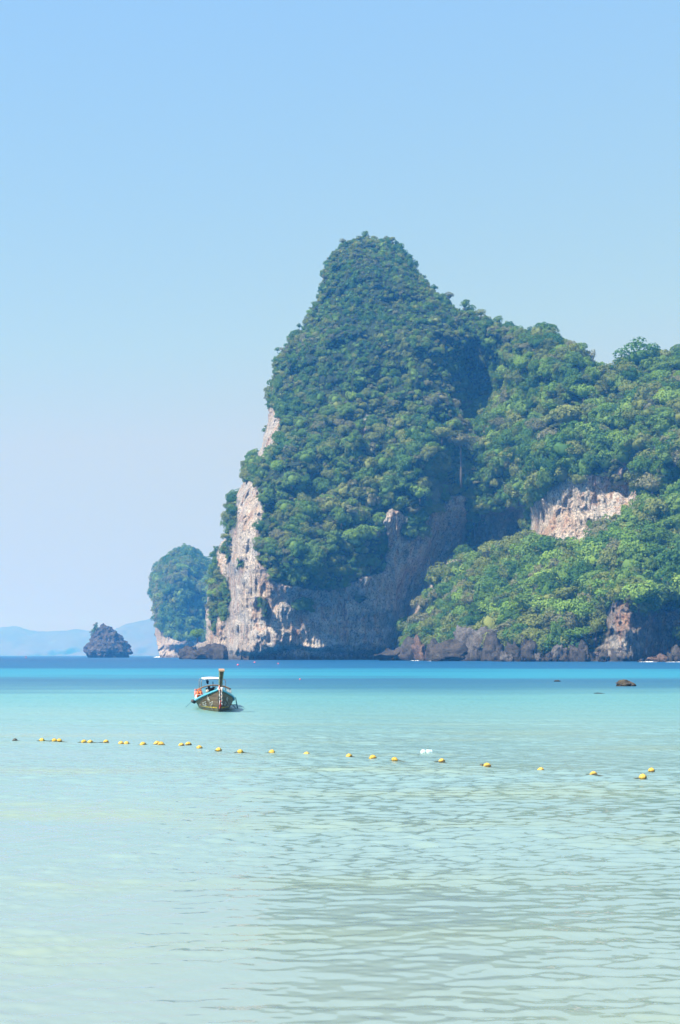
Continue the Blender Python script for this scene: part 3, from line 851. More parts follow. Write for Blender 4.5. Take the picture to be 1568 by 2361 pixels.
TREE_N = [0]
def tree(p, rad, sp, label, group, rz=0.0, cat='tree', trunk=True, zs=1.0, stem=1.0):
    """One tree: crown centred above point p, trunk down into the slope."""
    o = empty('forest_tree', p)
    tag(o, label, cat, group)
    c = link('crown', SPECIES[sp][0], None, o)
    up = rad * (0.35 if stem == 1.0 else stem)
    c.location = (0, 0, up); c.scale = (rad, rad, rad * zs); c.rotation_euler = (0, 0, rz)
    if trunk:
        t_ = link('trunk', TRUNKS[TREE_N[0] % 3], None, o)
        t_.location = (0, 0, up); t_.rotation_euler = (0, 0, rz); t_.scale = (rad, rad, rad * (0.55 if stem == 1.0 else max(0.6, stem * 0.9)))
    TREE_N[0] += 1
    return o

# trees that stand out: (u, v of crown centre, crown width in picture units, species, label, height stretch, stem)
def pick_depth(u, v):
    """Depth of the headland skin along the line of sight through (u, v)."""
    i = np.argmin((HL['U'] - u) ** 2 + (HL['V'] - v) ** 2)
    return HL['F'].reshape(-1, 3)[i, 1]
NAMED = [
    (1475, 824, 112, 1, 'broad dark tree with open crown standing on the skyline ridge', .75, .7),
    (1424, 852, 44, 1, 'dark tree on the skyline just left of the broad open-crowned tree', .8, .5),
    (1255, 754, 34, 6, 'umbrella-shaped tree on a tall thin trunk on the skyline', .9, 1.7),
    (1222, 768, 30, 1, 'small slim tree left of the umbrella-shaped tree on the skyline', 1.0, 1.0),
    (1190, 764, 34, 0, 'bushy tree on the skyline, second left of the umbrella-shaped tree', .9, .5),
    (1285, 790, 46, 0, 'rounded tree on the skyline just right of the umbrella-shaped tree', .9, .4),
    (1335, 808, 50, 5, 'greyish rounded tree where the skyline drops before the saddle', .8, .4),
    (1356, 846, 36, 1, 'dark tree at the low saddle of the skyline', 1.1, .4),
    (1062, 1018, 72, 4, 'pale olive tree with a long bare trunk in front of the dark gully', .6, 1.7),
    (1160, 978, 66, 4, 'grey-green flat-topped tree leaning over the dark gully', .6, 1.0),
    (1084, 942, 36, 4, 'small sunlit tree alone inside the dark gully, lower of two', .6, .9),
    (1116, 924, 30, 4, 'small sunlit tree alone inside the dark gully, upper of two', .6, .9),
    (1020, 1000, 60, 2, 'rounded olive tree on the ridge left of the bare-trunked tree', .7, .5),
    (1310, 960, 96, 2, 'wide grey-brown domed tree high on the right-hand slope', .75, .3),
    (1345, 905, 60, 3, 'light green tree above the wide grey-brown domed tree', .8, .3),
    (1050, 1306, 46, 1, 'dark pointed tree at the top of the lower slope beside the shaded cliff', 1.1, .4),
    (980, 1392, 66, 4, 'pale silvery tree at the lower left corner of the wooded slope', .9, .3),
    (968, 1430, 60, 4, 'second pale silvery tree, just below the first by the shaded cliff', .8, .3),
    (1070, 1415, 62, 3, 'bright green tree left of the round light green tree above the boulders', .8, .3),
    (1140, 1412, 70, 3, 'round light green tree directly above the dark round boulder', .9, .3),
    (1055, 1452, 44, 3, 'fresh green tree reaching down to the tallest grey boulder', 1.2, .2),
    (1228, 1440, 78, 2, 'broad soft green tree low above the rubble pile', .9, .2),
    (1290, 1402, 52, 3, 'yellow-green feathery tree in the middle of the lower slope', 1.1, .3),
    (1345, 1412, 66, 3, 'large bright green tree beside the dark hollow of the outcrop', 1.0, .3),
    (1330, 1462, 70, 3, 'low spreading bright green tree hanging over the rubble pile', .6, .2),
    (1200, 1462, 44, 0, 'small green tree at the left end of the rubble pile', 1.0, .2),
    (1285, 1452, 40, 4, 'greyish tree wedged between the bright green trees above the rubble', 1.0, .2),
    (1570, 1465, 44, 0, 'green bush hanging over the waterline rocks at the right edge', 1.2, .2),
    (1440, 1335, 40, 2, 'olive tree crowning the top of the right-hand rock outcrop', .7, .3),
    (1160, 1460, 30, 3, 'grassy green bush on top of the dark round boulder', .6, .2),
    (1375, 1212, 34, 0, 'dark green bush growing in the middle of the bare right-hand cliff', .8, .2),
    (945, 1228, 36, 0, 'green bush clinging to the bare grey cliff below the gully', 1.2, .2),
    (455, 1462, 36, 3, 'light green bush at the water end of the narrow green spur', .9, .2),
]
SKY_TREES = [(790, 556, 16), (842, 541, 18), (905, 552, 16), (945, 592, 16), (1000, 664, 18), (1036, 682, 24), (1072, 702, 26), (1108, 722, 26), (1148, 738, 24), (1170, 752, 24), (1318, 794, 26), (1388, 858, 22), (1530, 818, 34), (1560, 806, 30), (690, 752, 14), (640, 806, 14)]
for k, (u, v, w) in enumerate(sorted(SKY_TREES)):
    NAMED.append((u, v, w, (0, 1, 4, 5, 2)[k % 5], f'{ORD[k]} small tree from the left poking up along the skyline of the headland', 1.0, 0.9))
named_uv = []
for k, (u, v, w, sp, lab, zs, stem) in enumerate(NAMED):
    vv = v
    if u < 480: Y = 975
    else:
        vv = max(v, np.interp(u, [p[0] for p in OUT_T], [p[1] for p in OUT_T]) + 6) if u > 850 else v
        Y = pick_depth(u, vv)
    rad = w / 2 / FOC * Y
    c = at(u, v, Y - rad * 0.9)
    up = rad * (0.35 if stem == 1.0 else stem)
    tree((c.x, c.y, c.z - up), rad, sp, lab, 'trees that stand out on the headland', random.uniform(0, 6), zs=zs, stem=stem)
    named_uv.append((u, v, w / 2))

def zone(u, v):
    if u < 1050:
        if v < 760: return 'on the summit dome'
        if v < 1060: return 'on the long slope below the summit dome' if u > 760 else 'near the steep left edge of the peak'
        return 'hanging above the pale sea cliff'
    if v < 900: return 'on the ridge right of the dark gully'
    if v < 1110: return 'above the bare right-hand cliff'
    if v < 1290: return 'beside the bare right-hand cliff'
    if u > 1385: return 'above the dark right-hand outcrop'
    return 'on the slope above the shore boulders'
LOOK = ['mid-green', 'dark green', 'flat olive', 'bright green', 'grey-green', 'tall mid-green', 'flat dark green', 'tall olive']

NIND = 262
pts, nor, PU, PV = surface_points(HL, 9000, 21, 0.8)
rad = tree_size(PU, PV) * rng.uniform(0.85, 1.55, len(pts))
app = rad / pts[:, 1] * (PU < 1572) * (PU > 470)
order = np.argsort(-app * rng.uniform(0.72, 1.0, len(pts)))
chosen = []
for i in order:
    if len(chosen) >= NIND: break
    if 1205 < PU[i] < 1490 and PV[i] > 1095 and float(dist_line(np.array(PU[i]), np.array(PV[i]), ROCKS[3], True)) < 24: continue
    if PU[i] > 1570 or any(math.hypot(PU[i] - a, PV[i] - b) < r * 1.0 for a, b, r in named_uv): continue
    if all(np.sum((pts[i] - pts[j]) ** 2) > (0.95 * (rad[i] + rad[j])) ** 2 for j in chosen): chosen.append(i)
kinds = {}
for i in sorted(chosen, key=lambda k_: PU[k_]):
    u, v = PU[i], PV[i]
    pr = [3, 2, 5, 5, 2, 3, 1, 3] if u > 1050 else [3, 3, 4, 1, 3, 3, 2, 3]
    sp = random.choices(range(8), pr)[0]
    kinds.setdefault((zone(u, v), sp), []).append(i)
for (zn, sp), members in kinds.items():
    for k_, i in enumerate(members):
        lab = f'{ORD[k_]} {LOOK[sp]} tree from the left {zn}' if len(members) > 1 else f'only large {LOOK[sp]} tree {zn}'
        p = pts[i] + nor[i] * rad[i] * 0.25
        tree(tuple(p), rad[i], sp, lab, 'trees ' + zn, random.uniform(0, 6.28))

# the rest of the forest: one object that nobody could count
proto_col = bpy.data.collections.new('plant_kinds')
PROTO = []
spec2 = [(0, .9, .36), (1, 1.0, .34), (2, .8, .36), (4, .8, .34), (0, 1.15, .3), (3, .85, .36), (1, .8, .38), (2, 1.0, .32)]
for i, (mi, fl, rc_) in enumerate(spec2):
    me = crown_mesh('leaf_mass', 2000 + i * 5, LEAF[mi], 11, 84, fl, rc_ * 1.15, 0.078, -0.4, 0.5, 0.25 if i in (4, 7) else 0.0)
    o = bpy.data.objects.new(f'leaf_mass_{i}', me)
    proto_col.objects.link(o); PROTO.append(o)

def scatter_group():
    g = bpy.data.node_groups.new('plant_scatter', 'GeometryNodeTree')
    g.interface.new_socket('Geometry', in_out='INPUT', socket_type='NodeSocketGeometry')
    g.interface.new_socket('Geometry', in_out='OUTPUT', socket_type='NodeSocketGeometry')
    gi = g.nodes.new('NodeGroupInput'); go = g.nodes.new('NodeGroupOutput')
    ci = g.nodes.new('GeometryNodeCollectionInfo')
    ci.inputs['Collection'].default_value = proto_col
    ci.inputs['Separate Children'].default_value = True
    ci.inputs['Reset Children'].default_value = True
    ip = g.nodes.new('GeometryNodeInstanceOnPoints')
    ip.inputs['Pick Instance'].default_value = True
    def attr(name, typ):
        a = g.nodes.new('GeometryNodeInputNamedAttribute'); a.data_type = typ; a.inputs[0].default_value = name
        return [s for s in a.outputs if s.enabled][0]
    mp = g.nodes.new('GeometryNodeMeshToPoints')
    g.links.new(gi.outputs[0], mp.inputs['Mesh'])
    g.links.new(mp.outputs[0], ip.inputs['Points'])
    g.links.new(ci.outputs[0], ip.inputs['Instance'])
    g.links.new(attr('kind_index', 'INT'), ip.inputs['Instance Index'])
    g.links.new(attr('turn', 'FLOAT_VECTOR'), ip.inputs['Rotation'])
    g.links.new(attr('size', 'FLOAT_VECTOR'), ip.inputs['Scale'])
    g.links.new(ip.outputs[0], go.inputs[0])
    return g
GROUP = scatter_group()

def scatter(name, p, size, idx, rot, label, cat):
    me = mesh_np(name, p)
    me.attributes.new('kind_index', 'INT', 'POINT').data.foreach_set('value', np.asarray(idx, np.int32))
    me.attributes.new('turn', 'FLOAT_VECTOR', 'POINT').data.foreach_set('vector', np.asarray(rot, np.float32).ravel())
    me.attributes.new('size', 'FLOAT_VECTOR', 'POINT').data.foreach_set('vector', np.asarray(size, np.float32).ravel())
    o = link(name, me)
    md = o.modifiers.new('plants', 'NODES'); md.node_group = GROUP
    return tag(o, label, cat, kind='stuff')

def cover(name, S, n, seed, size, label, patch, gaps=-9.0):
    p, nn, u, v = surface_points(S, n, seed, 0.55)
    near = np.zeros(n, bool)
    for (a, b, r_) in named_uv: near |= np.hypot(u - a, v - b - r_ * 0.3) < r_ * (0.75 if b > 860 else 0.3)
    p, nn, u, v = p[~near], nn[~near], u[~near], v[~near]; n = len(p)
    # crowns crowd together and leave gaps between the crowds
    keep = fbm(p[:, 0] / 9, p[:, 1] / 9, p[:, 2] / 8, 2, seed + 8) > gaps
    p, nn, u, v = p[keep], nn[keep], u[keep], v[keep]; n = len(p)
    r7 = np.random.default_rng(seed + 1)
    s = size(u, v) * (0.42 + 1.35 * r7.random(n) ** 2.4)
    p = p + nn * (s * r7.uniform(0.0, 0.55, n))[:, None] + np.array([0, 0, 1.0]) * (s * 0.25)[:, None]
    # kinds grow in patches
    f = fbm(p[:, 0] / patch, p[:, 1] / patch, p[:, 2] / patch, 3, seed)
    pick = np.clip(((f + r7.normal(0, 0.55, n)) * 0.32 + 0.45) * 8, 0, 7.99).astype(int)
    order_ = np.array([1, 6, 4, 0, 7, 2, 3, 5])
    sz = np.stack([s * r7.uniform(0.75, 1.3, n), s * r7.uniform(0.75, 1.3, n), s * r7.uniform(0.6, 1.35, n)], -1)
    rot = np.stack([r7.normal(0, 0.28, n), r7.normal(0, 0.28, n), r7.uniform(0, 6.28, n)], -1)
    return scatter(name, p, sz, order_[pick], rot, label, 'forest')
cover('forest_cover', HL, 11500, 31, lambda u, v: tree_size(u, v) * 0.85, 'dense green forest and creepers clothing the limestone headland', 22, -0.22)
cover('undergrowth', HL, 17000, 51, lambda u, v: 1.15 + 0 * u, 'low shrubs and creepers filling the gaps between the headland trees', 15)
cover('far_forest_cover', FH, 1500, 41, lambda u, v: 4.3 + 0 * u, 'dense green forest clothing the small far headland', 60)

# tufts on the islet
def islet_tufts():
    p, idx, sz, rot = [], [], [], []
    r8 = np.random.default_rng(77)
    for (u, v, n, a) in ((218, 1450, 16, 7), (214, 1460, 8, 4), (222, 1443, 6, 4)):
        for _ in range(n):
            c = at(u + r8.normal(0, a * 0.5), v + r8.normal(0, a * 0.8), ISLET_Y - r8.uniform(-4, 6))
            p.append(c[:]); s = r8.uniform(0.9, 2.0)
            sz.append((s, s, s)); idx.append(int(r8.integers(0, 8))); rot.append((0, 0, r8.uniform(0, 6.28)))
    scatter('islet_scrub', np.array(p), np.array(sz), idx, np.array(rot), 'green scrub growing on the left shoulder of the islet', 'scrub')
islet_tufts()

# ------------------------------------------------------------------ white water at the foot of the rocks
def foam(u0, u1, vb, h, seed, label):
    Y = sea_y(vb)
    n = 60; r9 = np.random.default_rng(seed)
    us = np.linspace(u0, u1, n)
    env = np.sin(np.linspace(0, math.pi, n)) ** 0.5
    amp = (0.35 + 0.65 * np.abs(fbm(us / 6, 0, 0, 3, seed))) * env * h / FOC * Y
    V = []
    m = 9
    for j in range(m):
        s = j / (m - 1)
        prof_ = math.sin(s * math.pi) ** 0.8
        V.append(np.stack([(us - UC) / FOC * Y + 0.3 * r9.normal(size=n), Y + (s - 0.5) * 6.0 * env, -0.06 + amp * prof_ * (0.8 + 0.4 * r9.random(n))], -1))
    V = np.stack(V); idx = np.arange(m * n).reshape(m, n)
    q = np.stack([idx[:-1, :-1], idx[:-1, 1:], idx[1:, 1:], idx[1:, :-1]], -1).reshape(-1, 4)
    o = link('sea_foam', mesh_np('sea_foam', V.reshape(-1, 3), q), M['foam'])
    return tag(o, label, 'foam', kind='stuff')
M['foam'] = plain('white_foam', (0.82, 0.85, 0.87), 0.8, var=0.08, scale=0.6)
foam(354, 424, 1515.6, 3.2, 1, 'white surf breaking below the far headland')
foam(476, 510, 1520.4, 2.2, 2, 'white wash by the dark ledge left of the pale cliff')
foam(948, 968, 1523.6, 1.8, 3, 'white wash at the dark rocks below the cliff')
foam(984, 1006, 1524.4, 1.6, 4, 'white wash by the reddish topped rock')
foam(1474, 1515, 1526.4, 1.8, 5, 'white wash along the low row of rocks')
foam(1536, 1590, 1526.6, 2.0, 6, 'white wash below the rocks at the edge')
foam(500, 560, 1520.6, 0.7, 7, 'thin white line of wash under the cliff corner')

# ------------------------------------------------------------------ longtail boat
def hull_material():
    t = NT('weathered_hull_planks')
    P = t('TexCoord').outputs['Object']
    pl = t.noise(t.mapping(P, (1.2, 0.5, 9.0)), 1.0, 4, 0.6)
    st = t.noise(t.mapping(P, (5.0, 2.0, 0.8)), 1.0, 4, 0.65)
    c = t.ramp(pl, [(0.3, (0.070, 0.046, 0.027)), (0.5, (0.125, 0.088, 0.054)), (0.7, (0.175, 0.14, 0.10))])
    z = t('SeparateXYZ', ins={0: P}).outputs[2]
    low = t.ramp(t.math('ADD', z, t.math('MULTIPLY', st, 0.3)), [(0.20, 0.75), (0.48, 0.0)])
    c = t.mix(low, c, c4((0.12, 0.14, 0.105)))
    c = t.mix(t.ramp(st, [(0.34, 0.6), (0.5, 0.0)]), c, c4((0.07, 0.055, 0.04)))
    t.principled(Base_Color=c, Roughness=0.62, Specular_IOR_Level=0.3, Normal=t.bump(pl, 0.5, 0.01))
    return t.m
M['hull'] = hull_material()
M['gunwale'] = plain('turquoise_paint', (0.10, 0.42, 0.55), 0.45, var=0.12, scale=5)
M['stripe'] = plain('yellow_paint', (0.62, 0.44, 0.04), 0.5, var=0.25, scale=7)
M['stem'] = plain('dark_varnished_wood', (0.075, 0.062, 0.035), 0.4, var=0.35, scale=9)
M['stem_edge'] = plain('green_painted_edge', (0.16, 0.22, 0.14), 0.45, var=0.2, scale=9)
M['stem_top'] = plain('raw_wood', (0.42, 0.26, 0.17), 0.7, var=0.15, scale=12)
M['wood'] = plain('brown_wood', (0.20, 0.13, 0.08), 0.65, var=0.25, scale=8)
M['deck'] = plain('deck_boards', (0.28, 0.22, 0.15), 0.7, var=0.2, scale=8)
M['canvas'] = plain('white_canvas', (0.80, 0.80, 0.80), 0.8, var=0.05, scale=3)
M['steel'] = plain('grey_pipe', (0.23, 0.23, 0.22), 0.45, 0.3, var=0.15)
M['blue_pipe'] = plain('blue_green_pipe', (0.07, 0.19, 0.22), 0.45, 0.2, var=0.15)
M['black'] = plain('black_metal', (0.016, 0.016, 0.018), 0.5, var=0.2)
M['navy'] = plain('navy_cloth', (0.012, 0.018, 0.045), 0.85, var=0.2)
M['orange'] = plain('orange_nylon', (0.78, 0.16, 0.04), 0.7, var=0.12)
M['pink'] = plain('pink_nylon', (0.78, 0.27, 0.24), 0.7, var=0.12)
M['white_cloth'] = plain('white_cloth', (0.75, 0.72, 0.70), 0.8, var=0.1)
M['red_cloth'] = plain('red_cloth', (0.66, 0.035, 0.03), 0.8, var=0.1)
M['grey_cloth'] = plain('grey_blue_cloth', (0.19, 0.21, 0.32), 0.8, var=0.2, scale=14)
M['rust_cloth'] = plain('faded_orange_cloth', (0.48, 0.22, 0.12), 0.8, var=0.2, scale=14)
M['rope'] = plain('pale_rope', (0.50, 0.47, 0.38), 0.9, var=0.2)
M['rubber'] = plain('grey_rubber', (0.10, 0.10, 0.115), 0.8, var=0.15)
M['letter'] = plain('white_lettering', (0.66, 0.66, 0.60), 0.6, var=0.15, scale=25)

ST_Y = [-5.05, -4.75, -4.35, -3.7, -2.9, -1.9, -0.6, 1.0, 2.5, 3.8, 4.6]
ST_W = [0.035, 0.15, 0.31, 0.53, 0.72, 0.86, 0.93, 0.93, 0.86, 0.72, 0.58]
ST_G = [1.10, 1.03, 0.95, 0.83, 0.71, 0.58, 0.46, 0.40, 0.42, 0.50, 0.56]
ST_B = [0.72, 0.30, -0.05, -0.25, -0.32, -0.34, -0.35, -0.35, -0.33, -0.30, -0.26]
ST_P = [1.0, 0.95, 0.85, 0.72, 0.58, 0.48, 0.42, 0.42, 0.44, 0.48, 0.5]
def hull_pt(side, y, t, off=0.0):
    w = np.interp(y, ST_Y, ST_W); g = np.interp(y, ST_Y, ST_G); b = np.interp(y, ST_Y, ST_B); p = np.interp(y, ST_Y, ST_P)
    x = w * t ** p
    z = b + (g - b) * t ** 1.25
    return Vector((side * (x + off), y - off * 0.5, z))

def build_boat():
    root = empty('longtail_boat', (-6.40, 72.4, 0.0), R(8.0))
    tag(root, 'brown wooden longtail boat with turquoise rails and tall prow moored in the shallows', 'boat')
    # hull: outer and inner skin, each strake a band of its own width
    ys = np.linspace(ST_Y[0], ST_Y[-1], 46); ts = np.linspace(0, 1, 15)
    bm = bmesh.new()
    outer, inner = {}, {}
    for side in (-1, 1):
        for i, y in enumerate(ys):
            for j, t in enumerate(ts):
                lap = 0.012 * (1 - ((t * 7) % 1)) if 0 < j < 14 else 0.0    # clinker laps
                outer[side, i, j] = bm.verts.new(hull_pt(side, y, t, lap))
                q = hull_pt(side, y, t); q.x -= side * min(0.045, abs(q.x) * 0.6); q.z += 0.04 if j < 14 else 0.0
                inner[side, i, j] = bm.verts.new(q)
        for i in range(45):
            for j in range(14):
                bm.faces.new((outer[side, i, j], outer[side, i + 1, j], outer[side, i + 1, j + 1], outer[side, i, j + 1]))
                bm.faces.new((inner[side, i, j], inner[side, i, j + 1], inner[side, i + 1, j + 1], inner[side, i + 1, j]))
            bm.faces.new((outer[side, i, 14], outer[side, i + 1, 14], inner[side, i + 1, 14], inner[side, i, 14]))
    for j in range(14):                                                  # transom
        bm.faces.new((outer[-1, 45, j], outer[1, 45, j], outer[1, 45, j + 1], outer[-1, 45, j + 1]))
    bmesh.ops.remove_doubles(bm, verts=bm.verts, dist=1e-5)
    link('hull', bm_mesh('hull', bm, True), M['hull'], root)
    # deck boards across the bow and a floor
    bm = bmesh.new()
    for y0 in np.arange(-4.5, -2.6, 0.16):
        w0 = np.interp(y0, ST_Y, ST_W) - 0.05; w1 = np.interp(y0 + 0.15, ST_Y, ST_W) - 0.05
        z = np.interp(y0, ST_Y, ST_G) - 0.13
        vs = [bm.verts.new(v) for v in ((-w0, y0, z), (w0, y0, z), (w1, y0 + 0.15, z - .02), (-w1, y0 + 0.15, z - .02), (-w0, y0, z - .03), (w0, y0, z - .03), (w1, y0 + 0.15, z - .05), (-w1, y0 + 0.15, z - .05))]
        for f in ((0, 1, 2, 3), (7, 6, 5, 4), (0, 4, 5, 1), (1, 5, 6, 2), (2, 6, 7, 3), (3, 7, 4, 0)): bm.faces.new([vs[k] for k in f])
    d = link('bow_deck', bm_mesh('bow_deck', bm), M['deck'], root)
    bm = bmesh.new(); add_box(bm, (0, 1.0, 0.0), (1.3, 6.6, 0.03)); link('floor', bm_mesh('floor', bm), M['deck'], root)
    for y in (-1.6, 0.2, 1.9, 3.2):
        bm = bmesh.new(); w = np.interp(y, ST_Y, ST_W) - 0.06
        add_box(bm, (0, y, 0.24), (2 * w, 0.24, 0.04)); link('thwart', bm_mesh('thwart', bm), M['deck'], root)
    # rails along the sheer
    for side in (-1, 1):
        bm = bmesh.new(); prev = None
        for y in np.linspace(-5.0, 4.6, 50):
            p = hull_pt(side, y, 1.0)
            sec = [bm.verts.new(p + Vector((side * dx, 0, dz))) for dx, dz in ((0.055, -0.055), (0.07, -0.02), (0.06, 0.035), (0.0, 0.05), (-0.055, 0.035), (-0.055, -0.03))]
            if prev:
                for k in range(6): bm.faces.new((prev[k], prev[(k + 1) % 6], sec[(k + 1) % 6], sec[k]))
            else: bm.faces.new(sec[::-1])
            prev = sec
        bm.faces.new(prev)
        link('gunwale', bm_mesh('gunwale', bm, True), M['gunwale'], root)
        # painted stripe above the waterline
        bm = bmesh.new(); prev = None
        for y in np.linspace(-4.45, -1.6 if side < 0 else -2.6, 24):
            a = []
            for zz in (0.165, 0.225 - 0.012 * (y + 4.45)):
                b_, g_ = np.interp(y, ST_Y, ST_B), np.interp(y, ST_Y, ST_G)
                t = max(0.02, (zz - b_) / (g_ - b_)) ** (1 / 1.25)
                a.append(bm.verts.new(hull_pt(side, y, t, 0.02)))
            if prev: bm.faces.new((prev[0], a[0], a[1], prev[1]))
            prev = a
        link('painted_stripe', bm_mesh('painted_stripe', bm), M['stripe'], root)
    # stem: from the keel up the bow, widening into the tall prow
    prof = [(-4.15, -0.35, 0.05), (-4.42, -0.02, 0.055), (-4.72, 0.30, 0.06), (-4.98, 0.70, 0.065), (-5.10, 1.02, 0.072), (-5.22, 1.35, 0.088), (-5.36, 1.70, 0.105), (-5.46, 1.97, 0.120)]
    bm = bmesh.new(); bt = bmesh.new(); prev = None
    for (y, z, hw) in prof:
        dpt = 0.09 + 0.07 * (z > 1.0)
        lean = 0.055 * max(0, z - 0.9)
        sec = [bm.verts.new((lean + sx * hw, y + sy * dpt, z + (0.05 if sy > 0 and z > 1.9 else 0))) for sx, sy in ((-0.62, -1), (0.62, -1), (1, -0.35), (1, 1), (-1, 1), (-1, -0.35))]
        if prev:
            for k in range(6): bm.faces.new((prev[k], prev[(k + 1) % 6], sec[(k + 1) % 6], sec[k]))
        prev = sec
    bm.faces.new(prev)
    st = link('prow_post', bm_mesh('prow_post', bm), M['stem'], root)
    st.data.materials.append(M['stem_edge']); st.data.materials.append(M['stem_top'])
    for f in st.data.polygons:
        n = f.normal
        if abs(n.x) > 0.75 and f.center.z > 0.9: f.material_index = 1
    bm = bmesh.new(); add_box(bm, (0.06, -5.45, 2.005), (0.265, 0.36, 0.05), Matrix.Rotation(R(14), 3, 'X')); link('prow_cap', bm_mesh('prow_cap', bm), M['stem_top'], root)
    # bent wooden hoops with posts
    for k, (y, hw, zc, ze) in enumerate(((-0.7, 0.80, 1.20, 1.00), (0.5, 0.82, 1.16, 0.97))):
        bm = bmesh.new()
        add_tube(bm, [(hw * s, y, ze + (zc - ze) * (1 - abs(s) ** 2.2)) for s in np.linspace(-1, 1, 15)], 0.03, 6)
        link('roof_hoop', bm_mesh('roof_hoop', bm, True), M['wood'], root)
        for s in (-1, -0.86, 0.86, 1):
            bm = bmesh.new(); add_tube(bm, [(s * hw, y, 0.40), (s * hw, y, ze + 0.02)], 0.02, 6)
            link('post', bm_mesh('post', bm, True), M['wood'] if s < 0 else M['steel'], root)
    for s in (-0.8, 0.0, 0.8):
        bm = bmesh.new(); z = 1.2 if s == 0 else 1.0
        add_tube(bm, [(s, -0.7, z), (s, 0.5, z - 0.03)], 0.02, 6); link('roof_rail', bm_mesh('roof_rail', bm, True), M['wood'], root)
    # pipe frame and white canopy
    for y in (0.9, 3.6):
        bm = bmesh.new()
        pts_ = [(-0.62, y, 0.38), (-0.62, y, 1.34)] + [(-0.62 + 0.14 * (1 - math.cos(a)), y, 1.34 + 0.14 * math.sin(a)) for a in np.linspace(0.3, 1.57, 4)]
        pts_ += [(-p[0], p[1], p[2]) for p in pts_[::-1]]
        add_tube(bm, pts_, 0.022, 6); link('canopy_frame', bm_mesh('canopy_frame', bm, True), M['steel'], root)
    bm = bmesh.new(); prev = None
    for y in np.linspace(0.78, 3.75, 10):
        sec = []
        for s in np.linspace(-1, 1, 11): sec.append(bm.verts.new((0.50 * s, y, 1.545 - 0.035 * s * s + 0.008 * math.sin(y * 9 + s * 3))))
        for s in np.linspace(1, -1, 11): sec.append(bm.verts.new((0.50 * s, y, 1.475 - 0.02 * s * s)))
        if prev:
            for k in range(22): bm.faces.new((prev[k], prev[(k + 1) % 22], sec[(k + 1) % 22], sec[k]))
        else: bm.faces.new(sec)
        prev = sec
    bm.faces.new(prev[::-1])
    link('canopy', bm_mesh('canopy', bm, True), M['canvas'], root)
    # engine on its pivot with the long shaft
    bm = bmesh.new()
    add_box(bm, (0, 3.4, 0.84), (0.34, 0.46, 0.24)); add_box(bm, (-0.12, 3.25, 1.0), (0.14, 0.2, 0.12)); add_box(bm, (0.14, 3.4, 0.98), (0.12, 0.3, 0.10))
    add_box(bm, (0.24, 3.3, 0.86), (0.1, 0.2, 0.14)); add_box(bm, (-0.24, 3.35, 0.92), (0.1, 0.14, 0.08))
    bmesh.ops.bevel(bm, geom=bm.edges[:], offset=0.02, segments=1, affect='EDGES')
    e = link('engine', bm_mesh('engine', bm), M['black'], root)
    bm = bmesh.new(); add_tube(bm, [(0.1, 3.3, 1.0), (0.1, 3.3, 1.3)], 0.025, 6); link('exhaust', bm_mesh('exhaust', bm, True), M['black'], e)
    bm = bmesh.new(); add_tube(bm, [(0, 3.5, 0.84), (0, 5.2, 0.45), (0, 8.2, -0.25)], 0.03, 6); link('propeller_shaft', bm_mesh('propeller_shaft', bm, True), M['steel'], e)
    bm = bmesh.new(); add_tube(bm, [(0, 3.3, 0.95), (0.12, 2.9, 1.02), (0.2, 2.2, 1.05)], 0.018, 6); link('tiller', bm_mesh('tiller', bm, True), M['black'], e)
    bm = bmesh.new(); add_tube(bm, [(0, 3.5, -0.1), (0, 3.5, 0.75)], 0.05, 8); link('engine_pivot', bm_mesh('engine_pivot', bm, True), M['steel'], e)
    bm = bmesh.new()
    bmesh.ops.create_uvsphere(bm, u_segments=12, v_segments=8, radius=0.09, matrix=Matrix.Translation((-0.2, 3.1, 0.80)) @ Matrix.Diagonal((1, .6, 1, 1)))
    link('air_filter', bm_mesh('air_filter', bm, True), M['rope'], e)
    # boarding ladder on the shaded side
    ld = empty('boarding_ladder', (0, 0, 0)); ld.parent = root
    for y in (-0.25, 0.12):
        bm = bmesh.new()
        add_tube(bm, [(0.95, y, 0.47), (1.02, y, 0.57), (1.08, y, 0.55), (1.13, y, 0.25), (1.24, y, -0.28)], 0.017, 6)
        link('ladder_rail', bm_mesh('ladder_rail', bm, True), M['blue_pipe'], ld)
        bm = bmesh.new(); add_tube(bm, [(0.86, y, 0.17), (1.16, y, 0.19)], 0.014, 6); link('bracket', bm_mesh('bracket', bm, True), M['blue_pipe'], ld)
        bm = bmesh.new(); add_tube(bm, [(0.93, y, 0.17), (1.12, y, -0.04), (1.2, y, -0.06)], 0.014, 6); link('brace', bm_mesh('brace', bm, True), M['blue_pipe'], ld)
    for (x, z) in ((1.16, 0.19), (1.1, 0.40), (1.2, -0.03)):
        bm = bmesh.new(); add_tube(bm, [(x, -0.25, z), (x, 0.12, z)], 0.014, 6); link('rung', bm_mesh('rung', bm, True), M['blue_pipe'], ld)
    # lines
    bm = bmesh.new(); add_tube(bm, [(-0.97, 0.9, 0.40), (-1.2, 1.2, 0.22), (-1.48, 1.6, -0.06)], 0.010, 5); link('stern_line', bm_mesh('stern_line', bm, True), M['blue_pipe'], root)
    bm = bmesh.new(); add_tube(bm, [hull_pt(-1, -3.75, t, 0.03) for t in np.linspace(1.0, 0.3, 8)], 0.009, 5); link('bow_line', bm_mesh('bow_line', bm, True), M['rope'], root)
